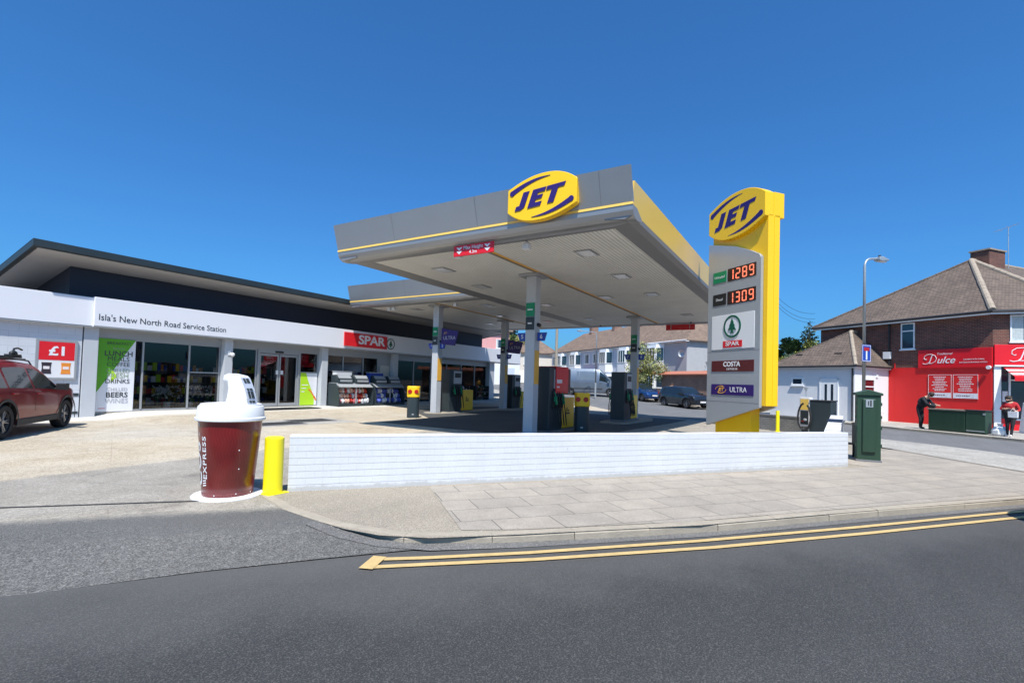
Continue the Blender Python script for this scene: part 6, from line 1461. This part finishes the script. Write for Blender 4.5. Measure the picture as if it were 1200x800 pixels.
# satellite dishes on the end house
P = ST(41.4, 34.6)
for k, (s, t, z, r_) in enumerate(((42.1, 33.85, 4.9, .38), (41.45, 36.4, 3.7, .45))):
    q = ST(s, t); d_ = thing('satellite_dish', ['grey satellite dish at the corner of the end terraced house', 'large pale satellite dish on the sunlit side wall of the end house'][k], 'satellite dish', (q.x, q.y, G2(q) + z - .4), ROT_A + R(35), 'satellite dishes')
    MB().lathe([(0, .10), (r_ * .5, .07), (r_, -.02), (r_, .0), (r_ * .5, .09), (0, .12)], 24, axis='y').build('dish', 'galv', d_, smooth=True); MB().cyl((0, .1, 0), (0, .45, -.05), .025).cyl((0, .1, -.2), (0, -.4, -.05), .012).box(-.04, .04, -.46, -.38, -.08, .0).build('bracket', 'lead', d_)
# lean-to side extension wall, red garden walls and porch
P = ST(46.5, 29.3)
gw = thing('garden_wall', 'red brick front garden wall topped by a terracotta lean-to roof behind the black SUV', 'garden wall', (P.x, P.y, G2(P) - .35), ROT_A)
MB().box(7.3, 16.5, 0, .25, -.2, 2.3).build('brickwork', 'brick_brown', gw)
MB().prism([(-.25, 2.22), (-.25, 2.30), (1.3, 2.62), (1.3, 2.54)], 6.2, 17, 'x').build('lean_to_roof', 'terracotta', gw)
MB().box(1.0, 7.3, .0, .22, -.2, .9).build('low_wall', 'brick_brown', gw)
cpz = thing('carport', 'dark red timber carport with posts in front of the end terraced house', 'carport', (P.x, P.y, G2(P) - .35), ROT_A)
MB().box(3.0, 7.2, .3, 3.5, 2.35, 2.47).build('roof', 'terracotta', cpz)
for x in (3.1, 5.1, 7.0): MB().box(x, x + .13, .32, .45, -.1, 2.35).build('post', 'red_dark', cpz)
MB().box(3.1, 7.1, 3.2, 3.4, 0, 2.35).build('back_screen', 'red_dark', cpz)
MB().box(3.9, 4.2, .28, .31, 1.9, 2.2).box(5.6, 5.9, .28, .31, 1.9, 2.2).build('notice', 'white_paint', cpz)
# the second block, hip end towards us, and a pink house and others by the shop end
P = ST(78, 25.5); z = G2(P)
P = ST(76, 24); z = 1.5
bk = thing('end_house', 'cream house with brown hipped roof left of the pale pole', 'house', (P.x, P.y, z), ROT_B)
MB().box(-3, 11.6, 0, 12, -1.5, 5.0).build('wall', 'cream_render', bk)
roof_poly('roof', bk, [[(-3.4, -.4, 5.0), (12.0, -.4, 5.0), (9.0, 4.5, 8.2), (-3.4, 4.5, 8.2)], [(12.0, -.4, 5.0), (12.0, 12.4, 5.0), (9.0, 4.5, 8.2)]], 'tile_roof_warm')
window(bk, 1.2, 3.4, 3.0, 4.4, -.02, 3, None, sill=True); window(bk, 5.6, 7.4, 3.0, 4.4, -.02, 2); window(bk, 1.2, 3.8, .6, 2.0, -.02, 3); MB().box(7.8, 8.8, -.06, .02, 0, 2.1).build('door', 'red_dark', bk); MB().box(4.6, 6.8, -.06, .02, 0, 2.0).build('garage_door', 'upvc', bk)
P = ST(56.8, 18.2); z = G2(P)
ph = thing('pink_house', 'pink rendered upper wall and white ground floor of a house beyond the shop end', 'house', (P.x, P.y, z - .3), ROT_B + R(-10))
MB().box(-6, 1.9, 0, 9, 3.9, 6.6).build('wall', 'pink_render', ph); MB().box(-6, 3.2, -.3, 9.2, -1, 3.9).build('lower_wall', 'white_render', ph)
roof_poly('roof', ph, [[(-6.3, -.4, 6.6), (2.3, -.4, 6.6), (2.3, 4.5, 9.0), (-6.3, 4.5, 9.0)], [(2.3, 9.4, 6.6), (-6.3, 9.4, 6.6), (-6.3, 4.5, 9.0), (2.3, 4.5, 9.0)]], 'tile_roof_warm')
window(ph, .3, 1.3, 4.5, 5.6, -.02, 1); window(ph, -3.4, -1.6, 4.4, 5.7, -.02, 2); MB().box(1.0, 2.6, -.34, -.28, 0, 2.2).build('garage_door', 'blue_render', ph)

# ------------------------------------------------------------------ trees
def tree(nm, lab, loc_, hgt, cr, mleaf, seed, n=5000, leaf=.13, trunk=.16, base=.25, shape=(1, 1, 1), clumps=26, conifer=False, sparse=.0, group=None, cat='tree'):
    rd = random.Random(seed); t = thing(nm, lab, cat, loc_, rd.uniform(0, 6), group)
    tk = MB(); top = Vector((rd.uniform(-.2, .2), rd.uniform(-.2, .2), hgt * .8))
    tk.tube([(0, 0, -.4), (0.03, 0, hgt * .3), tuple(top * .75), tuple(top)], trunk, 10, taper=[trunk * 1.25, trunk, trunk * .55, trunk * .15])
    C_ = []
    for k in range(clumps):
        if conifer:
            z = base + (1 - base) * (k + .5) / clumps; rr = cr * (1 - ((z - base) / (1 - base))) ** .85 + .1; a = k * 2.4
            c = Vector((rr * .62 * math.cos(a), rr * .62 * math.sin(a), z * hgt)); r_ = max(.18, rr * .55)
        else:
            while True:
                v = Vector((rd.uniform(-1, 1), rd.uniform(-1, 1), rd.uniform(-1, 1)))
                if .25 < v.length < 1: break
            c = Vector((v.x * cr * shape[0] * .8, v.y * cr * shape[1] * .8, hgt * (base + 1) / 2 + v.z * hgt * (1 - base) / 2 * .82)); r_ = cr * rd.uniform(.22, .42)
        C_.append((c, r_)); p = Vector((0, 0, min(c.z * .6, hgt * .7)))
        tk.tube([tuple(p), tuple(p.lerp(c, .5) + Vector((0, 0, .1))), tuple(c)], .03, 5, taper=[trunk * .32, trunk * .18, .012])
    tk.build('trunk', 'bark', t, smooth=True)
    lf = MB()
    tot = sum(r_ ** 2 for _, r_ in C_)
    for c, r_ in C_:
        m = rd.choice(range(len(mleaf)))
        for _ in range(int(n * r_ ** 2 / tot)):
            v = Vector((rd.gauss(0, 1), rd.gauss(0, 1), rd.gauss(0, 1))).normalized() * r_ * (rd.random() ** .4) * rd.uniform(.8, 1.15)
            p = c + Vector((v.x, v.y, v.z * (.75 if not conifer else .5))); a = Vector((rd.uniform(-1, 1), rd.uniform(-1, 1), rd.uniform(-.6, .6))).normalized(); b = a.orthogonal().normalized(); L_ = leaf * rd.uniform(.6, 1.3)
            lf.add([p - a * L_ * .5, p + b * L_ * .28, p + a * L_ * .5, p - b * L_ * .28], [(0, 1, 2, 3)], m if rd.random() < .8 else rd.randrange(len(mleaf)))
    o = lf.build('crown', mleaf, t); return t
def tp(s, t, dz=0): P = ST(s, t); return (P.x, P.y, G(P.x, P.y) + dz)
tree('street_tree', 'loose pale green young tree in front of the terraced houses beside the red carport', tp(40.5, 28.4), 5.6, 2.1, ['leaf_pale', 'leaf_yellow', 'leaf_pale', 'leaf_mid'], 3, 6500, .15, .10, .16, clumps=40)
tree('garden_shrub', 'dark round shrub at the foot of the pale street tree', tp(41.9, 28.9), 1.8, .9, ['leaf_dark', 'leaf_mid'], 5, 1500, .12, .05, .1, cat='shrub')
tree('conifer_tree', 'dark blue-green conifer standing behind the white house roof', tp(36.7, 45.0), 8.3, 2.6, ['leaf_dark', 'leaf_dark', 'leaf_mid'], 8, 9000, .24, .2, .12, clumps=60, conifer=True)
tree('garden_tree', 'green spiky-leaved tree beside the yellow totem edge behind the white house', tp(37.6, 43.0), 6.9, 1.8, ['leaf_mid', 'leaf_dark', 'leaf_mid'], 11, 6000, .30, .2, .2)
tree('garden_tree', 'bushy yellow-green tree between the conifer and the white house roof', tp(33.0, 39.6), 6.1, 2.2, ['leaf_yellow', 'leaf_yellow', 'leaf_mid'], 13, 7000, .18, .15, .15, shape=(1.3, 1.1, 1))
tree('garden_tree', 'dark tree filling the gap between totem and white house roof', tp(36, 41.2), 5.4, 1.8, ['leaf_dark', 'leaf_mid'], 15, 5000, .22, .15, .1)
tree('garden_tree', 'tree seen under the canopy beside the far shaded column', tp(70, 24.5), 10.5, 3.0, ['leaf_mid', 'leaf_dark', 'leaf_yellow'], 21, 5000, .35, .2, .3)
